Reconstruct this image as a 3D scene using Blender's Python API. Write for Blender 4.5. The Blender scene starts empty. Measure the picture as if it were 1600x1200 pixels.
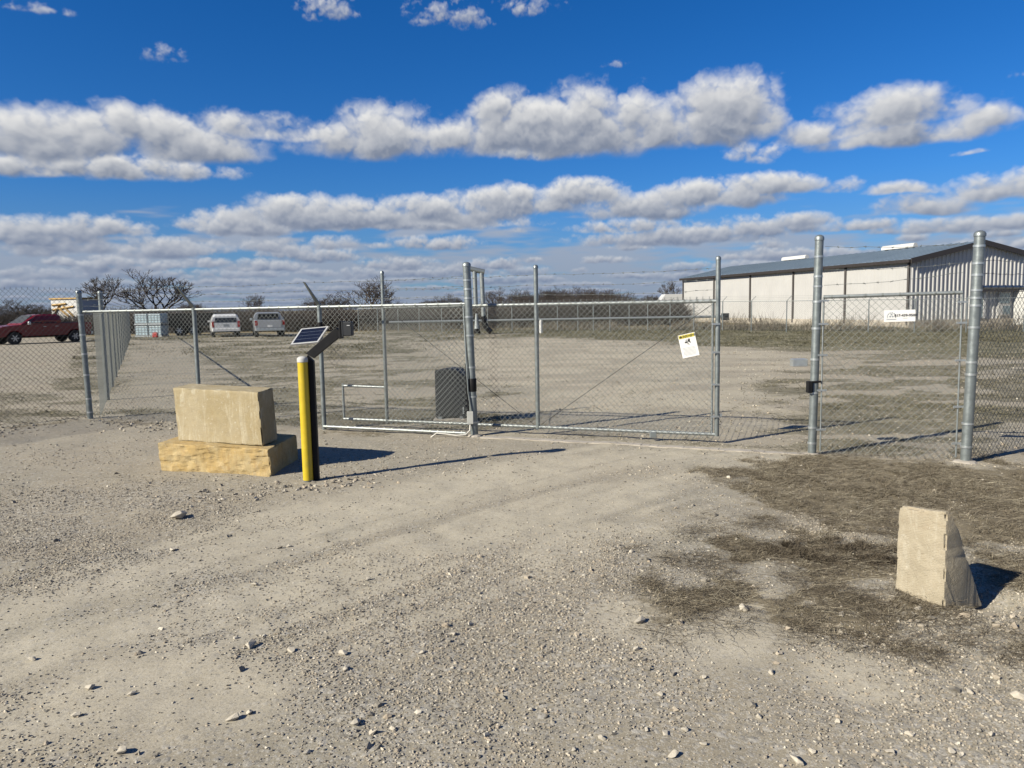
import bpy, bmesh, math, random
import numpy as np
from mathutils import Vector, Matrix
random.seed(7); RNG = np.random.default_rng(11)
SC = bpy.context.scene
COL = SC.collection
R_ = math.radians

# ------------------------------------------------------------------ camera
F = 1190.0; CH = 1.75; PITCH = R_(5.76); ROLL = R_(1.03)
cam_d = bpy.data.cameras.new('camera'); cam = bpy.data.objects.new('camera', cam_d); COL.objects.link(cam)
cam_d.sensor_width = 36; cam_d.lens = 36 * F / 1600; cam_d.clip_start = 0.05; cam_d.clip_end = 12000
cam.matrix_world = Matrix.Translation((0, 0, CH)) @ Matrix.Rotation(math.pi/2 - PITCH, 4, 'X') @ Matrix.Rotation(-ROLL, 4, 'Z')
SC.camera = cam

def ray(x, y):
    a = (x-800)/F; b = -(y-600)/F
    ca, sa = math.cos(ROLL), math.sin(ROLL)
    X = a*ca + b*sa; U = -a*sa + b*ca
    return (X, math.cos(PITCH) + U*math.sin(PITCH), -math.sin(PITCH) + U*math.cos(PITCH))
def P(x, y, z=0.0):
    r = ray(x, y); t = (z-CH)/r[2]; return (r[0]*t, r[1]*t)
def V(x, y, Y):
    r = ray(x, y); t = Y/r[1]; return Vector((r[0]*t, Y, CH + r[2]*t))
def hit(x, y, p, d):                       # ray against the vertical plane through p along d
    r = ray(x, y); n = (-d[1], d[0]); t = (p[0]*n[0]+p[1]*n[1])/(r[0]*n[0]+r[1]*n[1])
    return Vector((r[0]*t, r[1]*t, CH + r[2]*t))

# ------------------------------------------------------------------ light and sky
SUN_AZ = R_(31.0); SUN_EL = R_(31.5)       # light travels towards +X,+Y at this angle from +X
L = Vector((math.cos(SUN_AZ)*math.cos(SUN_EL), math.sin(SUN_AZ)*math.cos(SUN_EL), -math.sin(SUN_EL)))
sd = bpy.data.lights.new('sun', 'SUN'); sd.energy = 5.0; sd.angle = R_(0.5); sd.color = (1.0, 0.925, 0.775)
so = bpy.data.objects.new('sun', sd); COL.objects.link(so); so.rotation_euler = L.to_track_quat('-Z', 'Y').to_euler()
so.location = (-20, -10, 30)
vs = SC.view_settings
SC.display_settings.display_device = 'sRGB'
vs.view_transform = 'Standard'; vs.look = 'None'; vs.gamma = 1; vs.exposure = 0.90; vs.use_curve_mapping = False

class NT:                                   # tiny node helper
    def __init__(s, t): s.t = t; s.n = t.nodes; s.l = t.links
    def new(s, k, **kw):
        n = s.n.new(k)
        for a, b in kw.items(): setattr(n, a, b)
        return n
    def put(s, sock, v):
        if isinstance(v, bpy.types.NodeSocket): s.l.new(v, sock)
        elif v is not None:
            if isinstance(v, (tuple, list)) and sock.type == 'RGBA' and len(v) == 3: v = (*v, 1)
            sock.default_value = v
    def m(s, op, a, b=None, c=None, clamp=False):
        n = s.new('ShaderNodeMath', operation=op); n.use_clamp = clamp
        s.put(n.inputs[0], a); s.put(n.inputs[1], b)
        if c is not None: s.put(n.inputs[2], c)
        return n.outputs[0]
    def v(s, op, a, b=None, out=0, scale=None):
        n = s.new('ShaderNodeVectorMath', operation=op); s.put(n.inputs[0], a)
        if b is not None: s.put(n.inputs[1], b)
        if scale is not None: s.put(n.inputs['Scale'], scale)
        return n.outputs[out]
    def noise(s, vec, scale, detail=4, rough=.55, out=0, dist=0):
        n = s.new('ShaderNodeTexNoise'); s.put(n.inputs['Vector'], vec); n.inputs['Scale'].default_value = scale
        n.inputs['Detail'].default_value = detail; n.inputs['Roughness'].default_value = rough; n.inputs['Distortion'].default_value = dist
        return n.outputs[out]
    def vor(s, vec, scale, feature='F1', out=0, rnd=1):
        n = s.new('ShaderNodeTexVoronoi', feature=feature); s.put(n.inputs['Vector'], vec); n.inputs['Scale'].default_value = scale
        n.inputs['Randomness'].default_value = rnd
        return n.outputs[out]
    def rng(s, v, a, b, c=0, d=1, smooth=False):
        n = s.new('ShaderNodeMapRange'); n.interpolation_type = 'SMOOTHSTEP' if smooth else 'LINEAR'
        s.put(n.inputs[0], v); s.put(n.inputs[1], a); s.put(n.inputs[2], b); s.put(n.inputs[3], c); s.put(n.inputs[4], d)
        return n.outputs[0]
    def mix(s, f, a, b, mode='MIX'):
        n = s.new('ShaderNodeMix', data_type='RGBA', blend_type=mode); s.put(n.inputs[0], f); s.put(n.inputs[6], a); s.put(n.inputs[7], b)
        return n.outputs[2]
    def vec(s, x, y, z=0.0):
        n = s.new('ShaderNodeCombineXYZ'); s.put(n.inputs[0], x); s.put(n.inputs[1], y); s.put(n.inputs[2], z); return n.outputs[0]

# clouds as they lie in the sky: photo ellipse -> azimuth, elevation; (cx, cy, rx, ry, strength)
CLOUDS = [
 (60,205,150,46,1),(215,195,75,40,1),(290,215,110,38,1),(400,190,90,26,.75),(150,255,150,24,.9),(250,262,110,20,.8),(20,255,90,20,.8),
 (590,205,110,42,1),(680,205,70,26,.9),(480,200,70,20,.6),
 (830,190,125,50,1),(940,180,110,56,1),(1040,190,70,40,.9),(1130,165,82,52,1),(1100,205,60,30,.9),(790,165,60,32,.9),(850,225,100,22,.8),
 (1300,195,85,30,.85),(1390,170,110,36,.9),(1420,205,130,26,.9),(1530,185,75,22,.75),(1180,235,55,22,.5),(1220,170,30,20,.3),
 (250,78,38,20,.32),(510,5,45,24,.7),(700,14,60,26,.7),(825,8,50,18,.5),(30,3,70,14,.5),(958,96,24,10,.2),(1595,112,18,12,.4),
 (470,325,75,32,1),(380,345,90,24,.9),(560,330,110,26,1),(700,325,120,26,1),(820,310,110,26,1),(900,300,80,24,1),(1010,318,90,24,1),(1110,300,100,24,1),(1200,284,75,20,1),(620,345,200,14,.8),
 (60,360,120,28,1),(150,352,80,20,.9),(200,380,200,18,.7),(250,385,70,20,.9),(430,382,60,15,.8),(520,378,42,13,.7),(680,377,68,15,.85),(590,380,40,8,.4),
 (1310,288,36,18,.55),(1400,293,55,14,.7),(1560,288,85,26,1),(1440,318,70,20,.9),(980,350,80,13,.8),(1060,365,150,18,.9),(1190,352,110,18,.9),(1250,340,50,15,.8),
 (1350,350,80,12,.8),(1480,350,130,16,.9),(1580,345,60,15,.8),(805,360,25,5,.4),(1010,352,120,10,.6),(1520,235,30,8,.2),
]
# ------------------------------------------------------------------ numpy noise
_perm = np.random.RandomState(5).permutation(256); _perm = np.concatenate([_perm, _perm, _perm]); _val = np.random.RandomState(6).rand(256)
_val32 = _val.astype(np.float32)
def vnoise(x, y, z=0.0):
    x, y, z = np.broadcast_arrays(np.asarray(x, float), np.asarray(y, float), np.asarray(z, float))
    xi, yi, zi = np.floor(x).astype(int), np.floor(y).astype(int), np.floor(z).astype(int)
    fx, fy, fz = x-xi, y-yi, z-zi
    fx, fy, fz = fx*fx*(3-2*fx), fy*fy*(3-2*fy), fz*fz*(3-2*fz)
    xi &= 255; yi &= 255; zi &= 255
    def h(a, b, c): return _val[_perm[_perm[_perm[a & 255] + (b & 255)] + (c & 255)]]
    r = 0
    for a in (0, 1):
        for b in (0, 1):
            for c in (0, 1):
                r = r + h(xi+a, yi+b, zi+c)*(fx if a else 1-fx)*(fy if b else 1-fy)*(fz if c else 1-fz)
    return r
def fbm(x, y, z=0.0, oct=4, gain=.5):
    s = 0; a = 1; t = 0; f = 1
    for i in range(oct):
        s = s + a*vnoise(np.asarray(x)*f+i*17.3, np.asarray(y)*f+i*9.1, np.asarray(z)*f); t += a; a *= gain; f *= 2.03
    return s/t
def sst(x, a, b):
    t = np.clip((x-a)/(b-a), 0, 1); return t*t*(3-2*t)

# clouds: a procedural density over (azimuth, elevation), lit from the upper left, kept as a generated image
def n2(x, y, o=0):
    xi, yi = np.floor(x).astype(np.int32), np.floor(y).astype(np.int32); fx, fy = (x-xi).astype(np.float32), (y-yi).astype(np.float32)
    fx = fx*fx*fx*(fx*(fx*6-15)+10); fy = fy*fy*fy*(fy*(fy*6-15)+10)
    a, b = _perm[(xi+o) & 255], _perm[(xi+o+1) & 255]; y0, y1 = yi & 255, (yi+1) & 255
    v00, v10, v01, v11 = _val32[_perm[a+y0]], _val32[_perm[b+y0]], _val32[_perm[a+y1]], _val32[_perm[b+y1]]
    return (v00+(v10-v00)*fx)*(1-fy)+(v01+(v11-v01)*fx)*fy
def f2(x, y, oct=5, gain=.5, o=0, billow=False):
    s = 0; a = 1; t = 0
    for i in range(oct):
        v = n2(x, y, o+i*13)
        if billow: v = 1-np.abs(2*v-1)
        s = s+a*v; t += a; a *= gain; x, y = x*1.62-y*1.18+3.7, x*1.18+y*1.62+1.3
    return s/t
def blur(a, sx, sy):
    def b1(a, r, ax):
        if r < 1: return a
        r = int(r); pad = [(0, 0), (0, 0)]; pad[ax] = (r+1, r); c = np.cumsum(np.pad(a, pad, mode='edge'), axis=ax, dtype=np.float64)
        n = a.shape[ax]; k = 2*r+1
        return ((c[k:k+n]-c[:n]) if ax == 0 else (c[:, k:k+n]-c[:, :n])).astype(np.float32)/k
    for _ in range(2): a = b1(b1(a, sx, 1), sy, 0)
    return a
def worley(x, y, o=0):
    xi, yi = np.floor(x).astype(np.int32), np.floor(y).astype(np.int32); best = np.full(x.shape, 9, np.float32)
    for a in (-1, 0, 1):
        for b in (-1, 0, 1):
            cx, cy = xi+a, yi+b; h = _perm[_perm[(cx+o) & 255]+(cy & 255)]
            dx = cx+_val32[h]-x; dy = cy+_val32[_perm[h+7]]-y; best = np.minimum(best, (dx*dx+dy*dy).astype(np.float32))
    return 1-best                                        # round bumps with creases between
CW, CHH, ELMAX = 3072, 1024, R_(50)
def ell(cx, cy, rx, ry, st):
    r = ray(cx, cy); k = 1/(F*math.hypot(1, (cx-800)/F)**1.5)
    return (math.atan2(r[0], r[1]), math.atan2(r[2], math.hypot(r[0], r[1])), rx*k, ry*k, st)
def sky_layers():
    u = (np.arange(CW)+.5)/CW*2-1; az = (np.sinh(u*math.asinh(3*math.pi))/3).astype(np.float32)
    el = ((np.arange(CHH)+.5)/CHH*ELMAX).astype(np.float32)
    AL = np.zeros((CHH, CW), np.float32); LT = np.zeros_like(AL)
    rr = random.Random(3)
    es = [ell(*c) for c in CLOUDS]
    bands = []
    for lo, hi, q in ((345, 999, .75), (335, 345.5, 1), (270, 335, 1), (225, 270, 1), (120, 225, 1.15), (-99, 120, 1.6)):
        bands.append([e for e, c in zip(es, CLOUDS) if lo <= c[1] < hi])
    def row(e, h, n, cover, amin, amax, keep=None):
        out = []
        for _ in range(n):
            a = rr.uniform(amin, amax)
            if keep and abs(a) < keep: continue
            k = rr.uniform(.5, 1.3); out.append((a, e+rr.uniform(-.25, .25)*h, h*k*rr.uniform(2.4, 5.0)*cover, h*k, rr.uniform(.7, 1)))
        return out
    low = [row(R_(e), R_(h), n, c, -3.0, 3.0) for e, h, n, c in ((.75,.16,260,1.9),(1.15,.20,260,1.8),(1.6,.26,230,1.7),(2.1,.33,200,1.5),(2.7,.42,170,1.35),(3.4,.50,110,1.15),(4.2,.55,46,1.0))]
    side = [row(R_(e), R_(h), n, c, -2.9, 2.9, .66) for e, h, n, c in ((5.4,.7,70,1.1),(8.0,1.0,60,1.1),(12.5,1.9,40,1.1),(24,3.4,9,.8),(36,4,7,.8))]
    order = low+[bands[0], bands[1]]+[side[0]]+[bands[2]]+[side[1], bands[3]]+[bands[4]]+[side[2]]+[bands[5]]+side[3:]
    for bi, B in enumerate(order):
        if not B: continue
        hm = float(np.mean([e[3] for e in B])); e0 = min(e[1]-e[3]*1.6 for e in B)-.012; e1 = max(e[1]+e[3]*2.2 for e in B)+.02
        r0 = max(0, int(e0/ELMAX*CHH)); r1 = min(CHH, int(e1/ELMAX*CHH)+2); A, E = np.meshgrid(az, el[r0:r1])
        s1 = 1/max(hm, .006); o = bi*7
        wx = f2(A*s1*.35, E*s1*.5, 3, o=o+5)-.5; wy = f2(A*s1*.35+40, E*s1*.5+9, 3, o=o+55)-.5
        Aw = A+wx*hm*1.5; Ew = E+wy*hm*.7
        acc = np.full(A.shape, -2, np.float32); hg = np.zeros_like(acc)
        for (ua, ue, su, se, st) in B:
            su *= 1.18; se *= 1.22
            c0 = np.searchsorted(az, ua-su*1.8-hm); c1 = np.searchsorted(az, ua+su*1.8+hm)
            dx = (Aw[:, c0:c1]-ua)/su; dy = (Ew[:, c0:c1]-(ue-se*.38))/se
            d = st-(dx*dx+np.where(dy < 0, dy*2.1, dy*.9)**2); sub = acc[:, c0:c1]
            h = hg[:, c0:c1]; h[:] = np.where(d > sub, dy, h); acc[:, c0:c1] = np.maximum(sub, d)
        w2x = (f2(A*s1*2.6, E*s1*3, 3, .6, o+15)-.5)*hm*.5; w2y = (f2(A*s1*2.6+4, E*s1*3+2, 3, .6, o+65)-.5)*hm*.5
        p1 = worley((Aw+w2x)*s1*.55, (Ew+w2y)*s1*.72, o); p2 = worley((Aw+w2x)*s1*1.35+5, (Ew+w2y)*s1*1.6, o+3)
        p3 = f2((A+w2x)*s1*4, (E+w2y)*s1*5, 4, .5, o+25)
        puff = (p1-.78)*.95+(p2-.80)*.42+(p3-.5)*.34; ps = blur(((p1-.78)*.9+(p2-.8)*.30+(p3-.5)*.25).astype(np.float32), max(1, hm/ELMAX*CHH*.04), max(1, hm/ELMAX*CHH*.04))
        hb = hm/ELMAX*CHH; hg = blur(np.clip(hg, -1, 1.4), hb*.3, hb*.3); amp = np.interp(hg, [-.6, .1], [.55, 1.0])
        D = acc+puff*amp*.9-.03
        al = sst(D, -.30, .78)
        if B is bands[5]: al = sst(acc*.8+(puff+.25*(f2(A*40+E*30, E*50-A*20, 4, .65, 33)-.5))*1.6-.1, -.15, 1.0)*.8
        if hm < .007: al = al*.85
        hp = max(1.5, hm/ELMAX*CHH); th = np.clip(D, 0, 1.0).astype(np.float32)
        # how much cloud lies between the point and the sun, up and to the left
        def shift(a, dx, dy): return np.roll(np.roll(a, int(round(dx)), 1), -int(round(dy)), 0)
        oc = sum(shift(blur(th, hp*.12*k, hp*.12*k), hp*.16*k, hp*.30*k) for k in (1, 2, 3.5))/3
        rel = ps-shift(blur(ps, hp*.16, hp*.16), hp*.10+.6, hp*.22+.6)
        lit = .59+.44*np.clip(hg, -.8, 1.0)-oc*.46+rel*.75+(p3-.5)*.12
        lit = np.clip(lit, 0, 1)**1.05
        a_, l_ = AL[r0:r1], LT[r0:r1]
        na = al+a_*(1-al); l_[:] = np.where(na > 1e-4, (lit*al+l_*a_*(1-al))/np.maximum(na, 1e-4), lit); a_[:] = na
    # thin veil between the low rows
    A, E = np.meshgrid(az, el); v = sst(f2(A*9, E*60, 4, .6, 3)+np.interp(E, [0, .05, .09, .16], [.34, .22, -.04, -.6]), .40, .75)*.80
    na = v+AL*(1-v)*0+AL*(1-v*(1-AL)); na = 1-(1-AL)*(1-v); LT = np.where(AL > .02, LT*AL/np.maximum(na, 1e-3)+.42*(na-AL)/np.maximum(na, 1e-3), .42); AL = na
    fade = sst(np.abs(A), 2.85, 3.05); AL = AL*(1-fade)
    return AL.astype(np.float32), np.clip(LT, 0, 1).astype(np.float32), A, E
W = bpy.data.worlds.new('World'); SC.world = W; W.use_nodes = True
wt = W.node_tree; wt.nodes.clear(); w = NT(wt)
AL, LT, _, _ = sky_layers()
img = bpy.data.images.new('cloud_layers', CW, CHH, alpha=False, float_buffer=True); img.colorspace_settings.name = 'Non-Color'
_px = np.ones((CHH, CW, 4), np.float32); _px[..., 0] = AL; _px[..., 1] = LT; _px[..., 2] = 0; img.pixels.foreach_set(_px.ravel()); img.update(); img.pack()
del _px
tc = w.new('ShaderNodeTexCoord'); sep = w.new('ShaderNodeSeparateXYZ'); wt.links.new(tc.outputs['Generated'], sep.inputs[0])
az = w.m('ARCTAN2', sep.outputs[0], sep.outputs[1]); el = w.m('ARCSINE', sep.outputs[2])
a3 = w.m('MULTIPLY', w.m('ABSOLUTE', az), 3.0)       # asinh(3|az|), signed: more texels ahead than behind
ash = w.m('LOGARITHM', w.m('ADD', a3, w.m('SQRT', w.m('MULTIPLY_ADD', a3, a3, 1.0))), math.e)
uu = w.m('ADD', w.m('MULTIPLY', w.m('MULTIPLY', ash, w.m('SIGN', az)), .5/math.asinh(3*math.pi)), .5)
it = w.new('ShaderNodeTexImage', interpolation='Cubic', extension='EXTEND'); it.image = img
w.put(it.inputs[0], w.vec(uu, w.m('DIVIDE', el, ELMAX)))
sc_ = w.new('ShaderNodeSeparateColor'); w.put(sc_.inputs[0], it.outputs[0]); alpha = w.m('MULTIPLY', sc_.outputs[0], w.rng(el, R_(40), R_(50), 1, 0)); lit = sc_.outputs[1]
sky = w.new('ShaderNodeTexSky', sky_type='NISHITA'); sky.sun_disc = False
sky.sun_elevation = SUN_EL; sky.sun_rotation = math.atan2(-L.x, -L.y) % (2*math.pi)
sky.altitude = 200; sky.air_density = 1.0; sky.dust_density = .4; sky.ozone_density = 3.0
skyc = w.mix(1.0, sky.outputs[0], (.74, 1.10, 1.70), 'MULTIPLY')
hs = w.new('ShaderNodeHueSaturation'); hs.inputs['Saturation'].default_value = 1.13; w.put(hs.inputs['Color'], skyc); skyc = hs.outputs[0]
cl = w.mix(lit, (3.6, 4.2, 5.5), (13.4, 13.3, 13.0))
far = w.rng(el, .02, .15, .78, 0)
cl = w.mix(w.m('MULTIPLY', far, .72), cl, (2.45, 3.5, 6.0))
skyc = w.mix(w.m('MULTIPLY', far, .45), skyc, (2.6, 4.0, 6.8))
out = w.mix(w.m('MULTIPLY', alpha, .97), skyc, cl)
out = w.mix(1.0, out, (.66, .66, .66), 'MULTIPLY')
bg = w.new('ShaderNodeBackground'); bg.inputs['Strength'].default_value = .050; w.put(bg.inputs['Color'], out)
wo = w.new('ShaderNodeOutputWorld'); wt.links.new(bg.outputs[0], wo.inputs['Surface'])
W.cycles.sampling_method = 'MANUAL'; W.cycles.sample_map_resolution = 512

# ------------------------------------------------------------------ layout masks on the ground (world metres)
def pip(x, y, poly):                        # point in polygon, vectorised
    ins = np.zeros(x.shape, bool); n = len(poly)
    for i in range(n):
        x1, y1 = poly[i]; x2, y2 = poly[(i+1) % n]
        if y1 == y2: continue
        c = ((y1 > y) != (y2 > y)) & (x < (x2-x1)*(y-y1)/(y2-y1)+x1)
        ins ^= c
    return ins
def seg(x, y, pts):                         # distance to a polyline
    d = np.full(x.shape, 1e9)
    for (x1, y1), (x2, y2) in zip(pts[:-1], pts[1:]):
        vx, vy = x2-x1, y2-y1; t = np.clip(((x-x1)*vx+(y-y1)*vy)/(vx*vx+vy*vy+1e-9), 0, 1)
        d = np.minimum(d, np.hypot(x-x1-t*vx, y-y1-t*vy))
    return d
def sdf(x, y, poly):
    d = seg(x, y, list(poly)+[poly[0]]); return np.where(pip(x, y, poly), d, -d)
PX = lambda l: [P(*q) for q in l]
GRASS_POLY = PX([(1105,738),(1180,716),(1262,713),(1512,728),(1700,716),(2100,1000),(1640,925),(1545,905),(1530,860),(1400,838),(1230,806),(1150,765)])
SPARSE_POLY = PX([(965,905),(1010,850),(1120,815),(1200,800),(1400,830),(1405,900),(1490,968),(1640,990),(1900,1060),(1500,1055),(1390,1040),(1200,985),(1060,990),(975,990)])
DUST = [PX([(1230,690),(1000,722),(700,770),(400,850),(150,920),(-150,990)]), PX([(1180,715),(960,770),(700,850),(420,925),(150,985),(-150,1060)]),
        PX([(1100,705),(850,730),(620,775),(430,810)]), PX([(1000,830),(900,835),(850,870)]), PX([(60,1130),(200,1060),(330,1080)]), PX([(1190,700),(1200,600),(1050,560)])]
DUSTW = [.36,.32,.46,.34,.30,1.2]
GRAV = [(870,905,1.0),(170,895,.45),(60,830,.5),(320,900,.35),(1000,1040,.5),(330,960,.4),(660,1100,.6),(230,770,.6),(1420,1120,.7),(80,785,.6),(590,1000,.45),(1040,1000,.4),(860,1060,.5)]
_base = [(1240,692),(1000,735),(760,800),(480,880),(230,960),(0,1050),(-200,1150)]
STREAK = [(PX([(x_+dx*.2, y_+dy*(1+.6*k)) for k, (x_, y_) in enumerate(_base)]), wd, st_) for dx, dy, wd, st_ in ((0,-18,.07,.9),(0,-9,.05,.8),(0,2,.08,1),(0,16,.06,.85),(0,27,.10,1),(0,42,.06,.8),(0,-30,.09,.9),(0,58,.07,.7))]
DARKS = [(PX([(x_, y_+dy*(1+.6*k)) for k, (x_, y_) in enumerate(_base)]), wd) for dy, wd in ((-14,.035),(-4,.03),(9,.045),(21,.035),(35,.05),(50,.04))]
DUSTP = [(1010,960,.3),(1160,960,.35),(1120,1000,.4),(1330,1050,.3)]
A0 = (-.52, 10.29); B0 = (3.423, 8.61); L0 = (-7.101, 12.714); R0 = (4.872, 8.082)
def fline(x):                               # y of the front fence line
    return np.interp(x, [-40, L0[0], A0[0], B0[0], R0[0], 30], [-18, L0[1], A0[1], B0[1], R0[1], 24])
YARD_GREY = PX([(150,640),(205,533),(300,535),(345,570),(330,650)])
YARD_DIRT = PX([(745,684),(1265,706),(1262,640),(1245,600),(1330,560),(1180,538),(830,528),(640,535),(700,580),(820,640),(760,670)])
FAR_GRASS = PX([(560,520),(830,527),(1090,538),(1270,545),(1500,556),(1900,560),(1900,515),(1060,512),(830,514)])
def masks(x, y):
    n1 = fbm(x*.9, y*.9, 1, 4); n2 = fbm(x*3.1, y*3.1, 2, 4); n3 = fbm(x*.35, y*.6, 3, 4)
    inside = sst(y-fline(x), -.1, .5)*(1-sst(np.abs(x+3), 60, 90))
    g = sst(sdf(x, y, GRASS_POLY)+(n2-.5)*.9, -.12, .35)
    sp = sst(sdf(x, y, SPARSE_POLY)+(n1-.5)*.8, -.2, .35)*sst(n2+.25*(n1-.5), .40, .53)
    dust = np.zeros_like(x)
    for pl, wd in zip(DUST, DUSTW): dust = np.maximum(dust, sst(-seg(x, y, pl)+(n1-.5)*.5, -wd*1.7, -wd*.25))
    grav = np.zeros_like(x)
    for (a, b, r) in GRAV:
        c = P(a, b); grav = np.maximum(grav, 1-sst(np.hypot(x-c[0], (y-c[1])*.9)+(n2-.5)*.8, r*.45, r*1.3))
    for pl, wd, st_ in STREAK: dust = np.maximum(dust, st_*sst(-seg(x, y, pl)+(n2-.5)*.10+(n1-.5)*.16, -wd*1.5, -wd*.4)*(.5+.5*sst(n1, .35, .6)))
    for pl, wd in DARKS: dust = dust*(1-.5*sst(-seg(x, y, pl)+(n2-.5)*.12, -wd*1.6, -wd*.3)*sst(fbm(x*.7, y*.7, 91, 3), .42, .58))
    for (a, b, r) in DUSTP:
        c = P(a, b); dust = np.maximum(dust, 1-sst(np.hypot(x-c[0], (y-c[1])*.9)+(n2-.5)*.3, r*.6, r*1.3))
    dkeep = sst(sdf(x, y, YARD_DIRT)+(n1-.5)*2.2, -.2, 1.6)*sst(fbm(x*.8, y*1.6, 95, 4), .36, .58)
    dust = dust*(1-inside)+inside*dkeep*.9
    # yard behind the fence: dead grass in patches on pale gravel
    yd = sst(fbm(x*.6+4, y*1.25, 7, 5, .62)+.30*(fbm(x*2.6, y*4.2, 8, 3)-.5), .40, .53)
    keep = np.maximum(sst(sdf(x, y, YARD_DIRT)+(n1-.5)*2.5, -.6, 1.2)*.92, sst(sdf(x, y, YARD_GREY)+(n1-.5)*2, -.6, .8)*.8)
    yg = inside*yd*(1-keep)
    fg = inside*sst(sdf(x, y, FAR_GRASS)+(n3-.5)*6, -1, 1.5)
    beyond = sst(y, 56, 60)
    leftout = sst(-(x+7.4+ (y-12.7)*.53), .2, 1.2)*sst(y, 9, 12)     # the lot beyond the side fence
    yg = yg*(1-leftout) + leftout*.55*sst(n3, .5, .62)*sst(20-y, -2, 3)
    strip = np.exp(-((y-fline(x)+.15)/.35)**2)*sst(n2, .42, .6)*np.where((x > A0[0]) & (x < B0[0]), .15, .8)
    grass = np.clip(np.maximum.reduce([g, sp*.85, yg, fg, strip*.7]), 0, 1)
    return dict(grass=grass, dust=dust, grav=grav, inside=inside, beyond=beyond, lot=leftout, green=fg, mat=g)
def gz(x, y):                               # ground height
    x = np.asarray(x, float); y = np.asarray(y, float); d = np.hypot(x, y)
    h = (fbm(x*.25, y*.25, 11, 3)-.5)*.10 + (fbm(x*1.3, y*1.3, 12, 3)-.5)*.030
    h = h*sst(d, 0, 9)*.6 + (fbm(x*4, y*4, 13, 3)-.5)*.022*(1-sst(d, 12, 25))
    h = h + (fbm(x*14, y*14, 14, 2)-.5)*.008*(1-sst(d, 7, 10))
    h = h + 1.25*sst(d, 90, 260) + .8*(fbm(x*.006, y*.006, 15, 2)-.5)*sst(d, 150, 500)
    h = h + .10*sst(y, 38, 46)
    h = h - .085*np.exp(-(((x-2.78)/.22)**2+((y-4.34)/.20)**2))
    return h
def gz1(x, y): return float(gz(np.array([x]), np.array([y]))[0])

# ------------------------------------------------------------------ mesh builder
class MB:
    def __init__(s): s.v = []; s.f = []
    def add(s, vs, fs):
        o = len(s.v); s.v += [tuple(q) for q in vs]; s.f += [tuple(i+o for i in f) for f in fs]; return s
    def box(s, c, size, M=None):
        x, y, z = [q/2 for q in size]; vs = [Vector((c[0]+a*x, c[1]+b*y, c[2]+d*z)) for a in (-1,1) for b in (-1,1) for d in (-1,1)]
        if M is not None: vs = [M @ q for q in vs]
        return s.add(vs, [(0,1,3,2),(4,6,7,5),(0,4,5,1),(2,3,7,6),(0,2,6,4),(1,5,7,3)])
    def hexa(s, p):                        # 8 corners: bottom 4 ccw, top 4 ccw
        return s.add(p, [(3,2,1,0),(4,5,6,7),(0,1,5,4),(1,2,6,5),(2,3,7,6),(3,0,4,7)])
    def tube(s, pts, r, n=8, cap=True):
        pts = [Vector(q) for q in pts]; rs = r if isinstance(r, (list, tuple)) else [r]*len(pts)
        vs = []; fs = []
        t0 = (pts[1]-pts[0]).normalized(); up = Vector((0,0,1)) if abs(t0.z) < .9 else Vector((1,0,0))
        a = t0.cross(up).normalized()
        for i, q in enumerate(pts):
            t = (pts[min(i+1, len(pts)-1)]-pts[max(i-1, 0)]).normalized()
            a = (a - t*a.dot(t)).normalized(); b = t.cross(a)
            for k in range(n):
                th = 2*math.pi*k/n; vs.append(q + (a*math.cos(th)+b*math.sin(th))*rs[i])
        for i in range(len(pts)-1):
            for k in range(n): fs.append((i*n+k, i*n+(k+1) % n, (i+1)*n+(k+1) % n, (i+1)*n+k))
        if cap: fs.append(tuple(range(n-1, -1, -1))); fs.append(tuple((len(pts)-1)*n+k for k in range(n)))
        return s.add(vs, fs)
    def lathe(s, c, prof, n=16):           # profile (r, z) round the vertical through c
        vs = []; fs = []; m = len(prof)
        for r, z in prof:
            for k in range(n): th = 2*math.pi*k/n; vs.append((c[0]+r*math.cos(th), c[1]+r*math.sin(th), c[2]+z))
        for i in range(m-1):
            for k in range(n): fs.append((i*n+k, i*n+(k+1) % n, (i+1)*n+(k+1) % n, (i+1)*n+k))
        fs.append(tuple(range(n-1, -1, -1))); fs.append(tuple((m-1)*n+k for k in range(n)))
        return s.add(vs, fs)
    def prism(s, poly, off):               # polygon (3d points) swept by off
        n = len(poly); off = Vector(off); poly = [Vector(q) for q in poly]
        vs = poly+[q+off for q in poly]
        return s.add(vs, [tuple(range(n)), tuple(range(2*n-1, n-1, -1))]+[((i+1) % n, i, n+i, n+(i+1) % n) for i in range(n)])
    def build(s, name, mat, parent=None, smooth=False, bevel=0):
        me = bpy.data.meshes.new(name); me.from_pydata(s.v, [], s.f); me.update()
        bm = bmesh.new(); bm.from_mesh(me); bmesh.ops.recalc_face_normals(bm, faces=bm.faces); bm.to_mesh(me); bm.free()
        me.materials.append(mat)
        o = bpy.data.objects.new(name, me); COL.objects.link(o)
        if smooth:
            me.polygons.foreach_set('use_smooth', [True]*len(me.polygons))
            try: me.set_sharp_from_angle(angle=R_(40))
            except Exception: pass
        if bevel:
            b = o.modifiers.new('b', 'BEVEL'); b.width = bevel; b.segments = 2; b.limit_method = 'ANGLE'
        if parent is not None: link_to(o, parent)
        return o
LOCAL = [False]                             # True while a thing is modelled about its own origin
def link_to(o, parent):
    o.parent = parent
    if LOCAL[0]: return
    pm = Matrix.Identity(4); q = parent
    chain = []
    while q: chain.append(q); q = q.parent
    for q in reversed(chain): pm = pm @ q.matrix_parent_inverse @ q.matrix_basis
    o.matrix_parent_inverse = pm.inverted()
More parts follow.
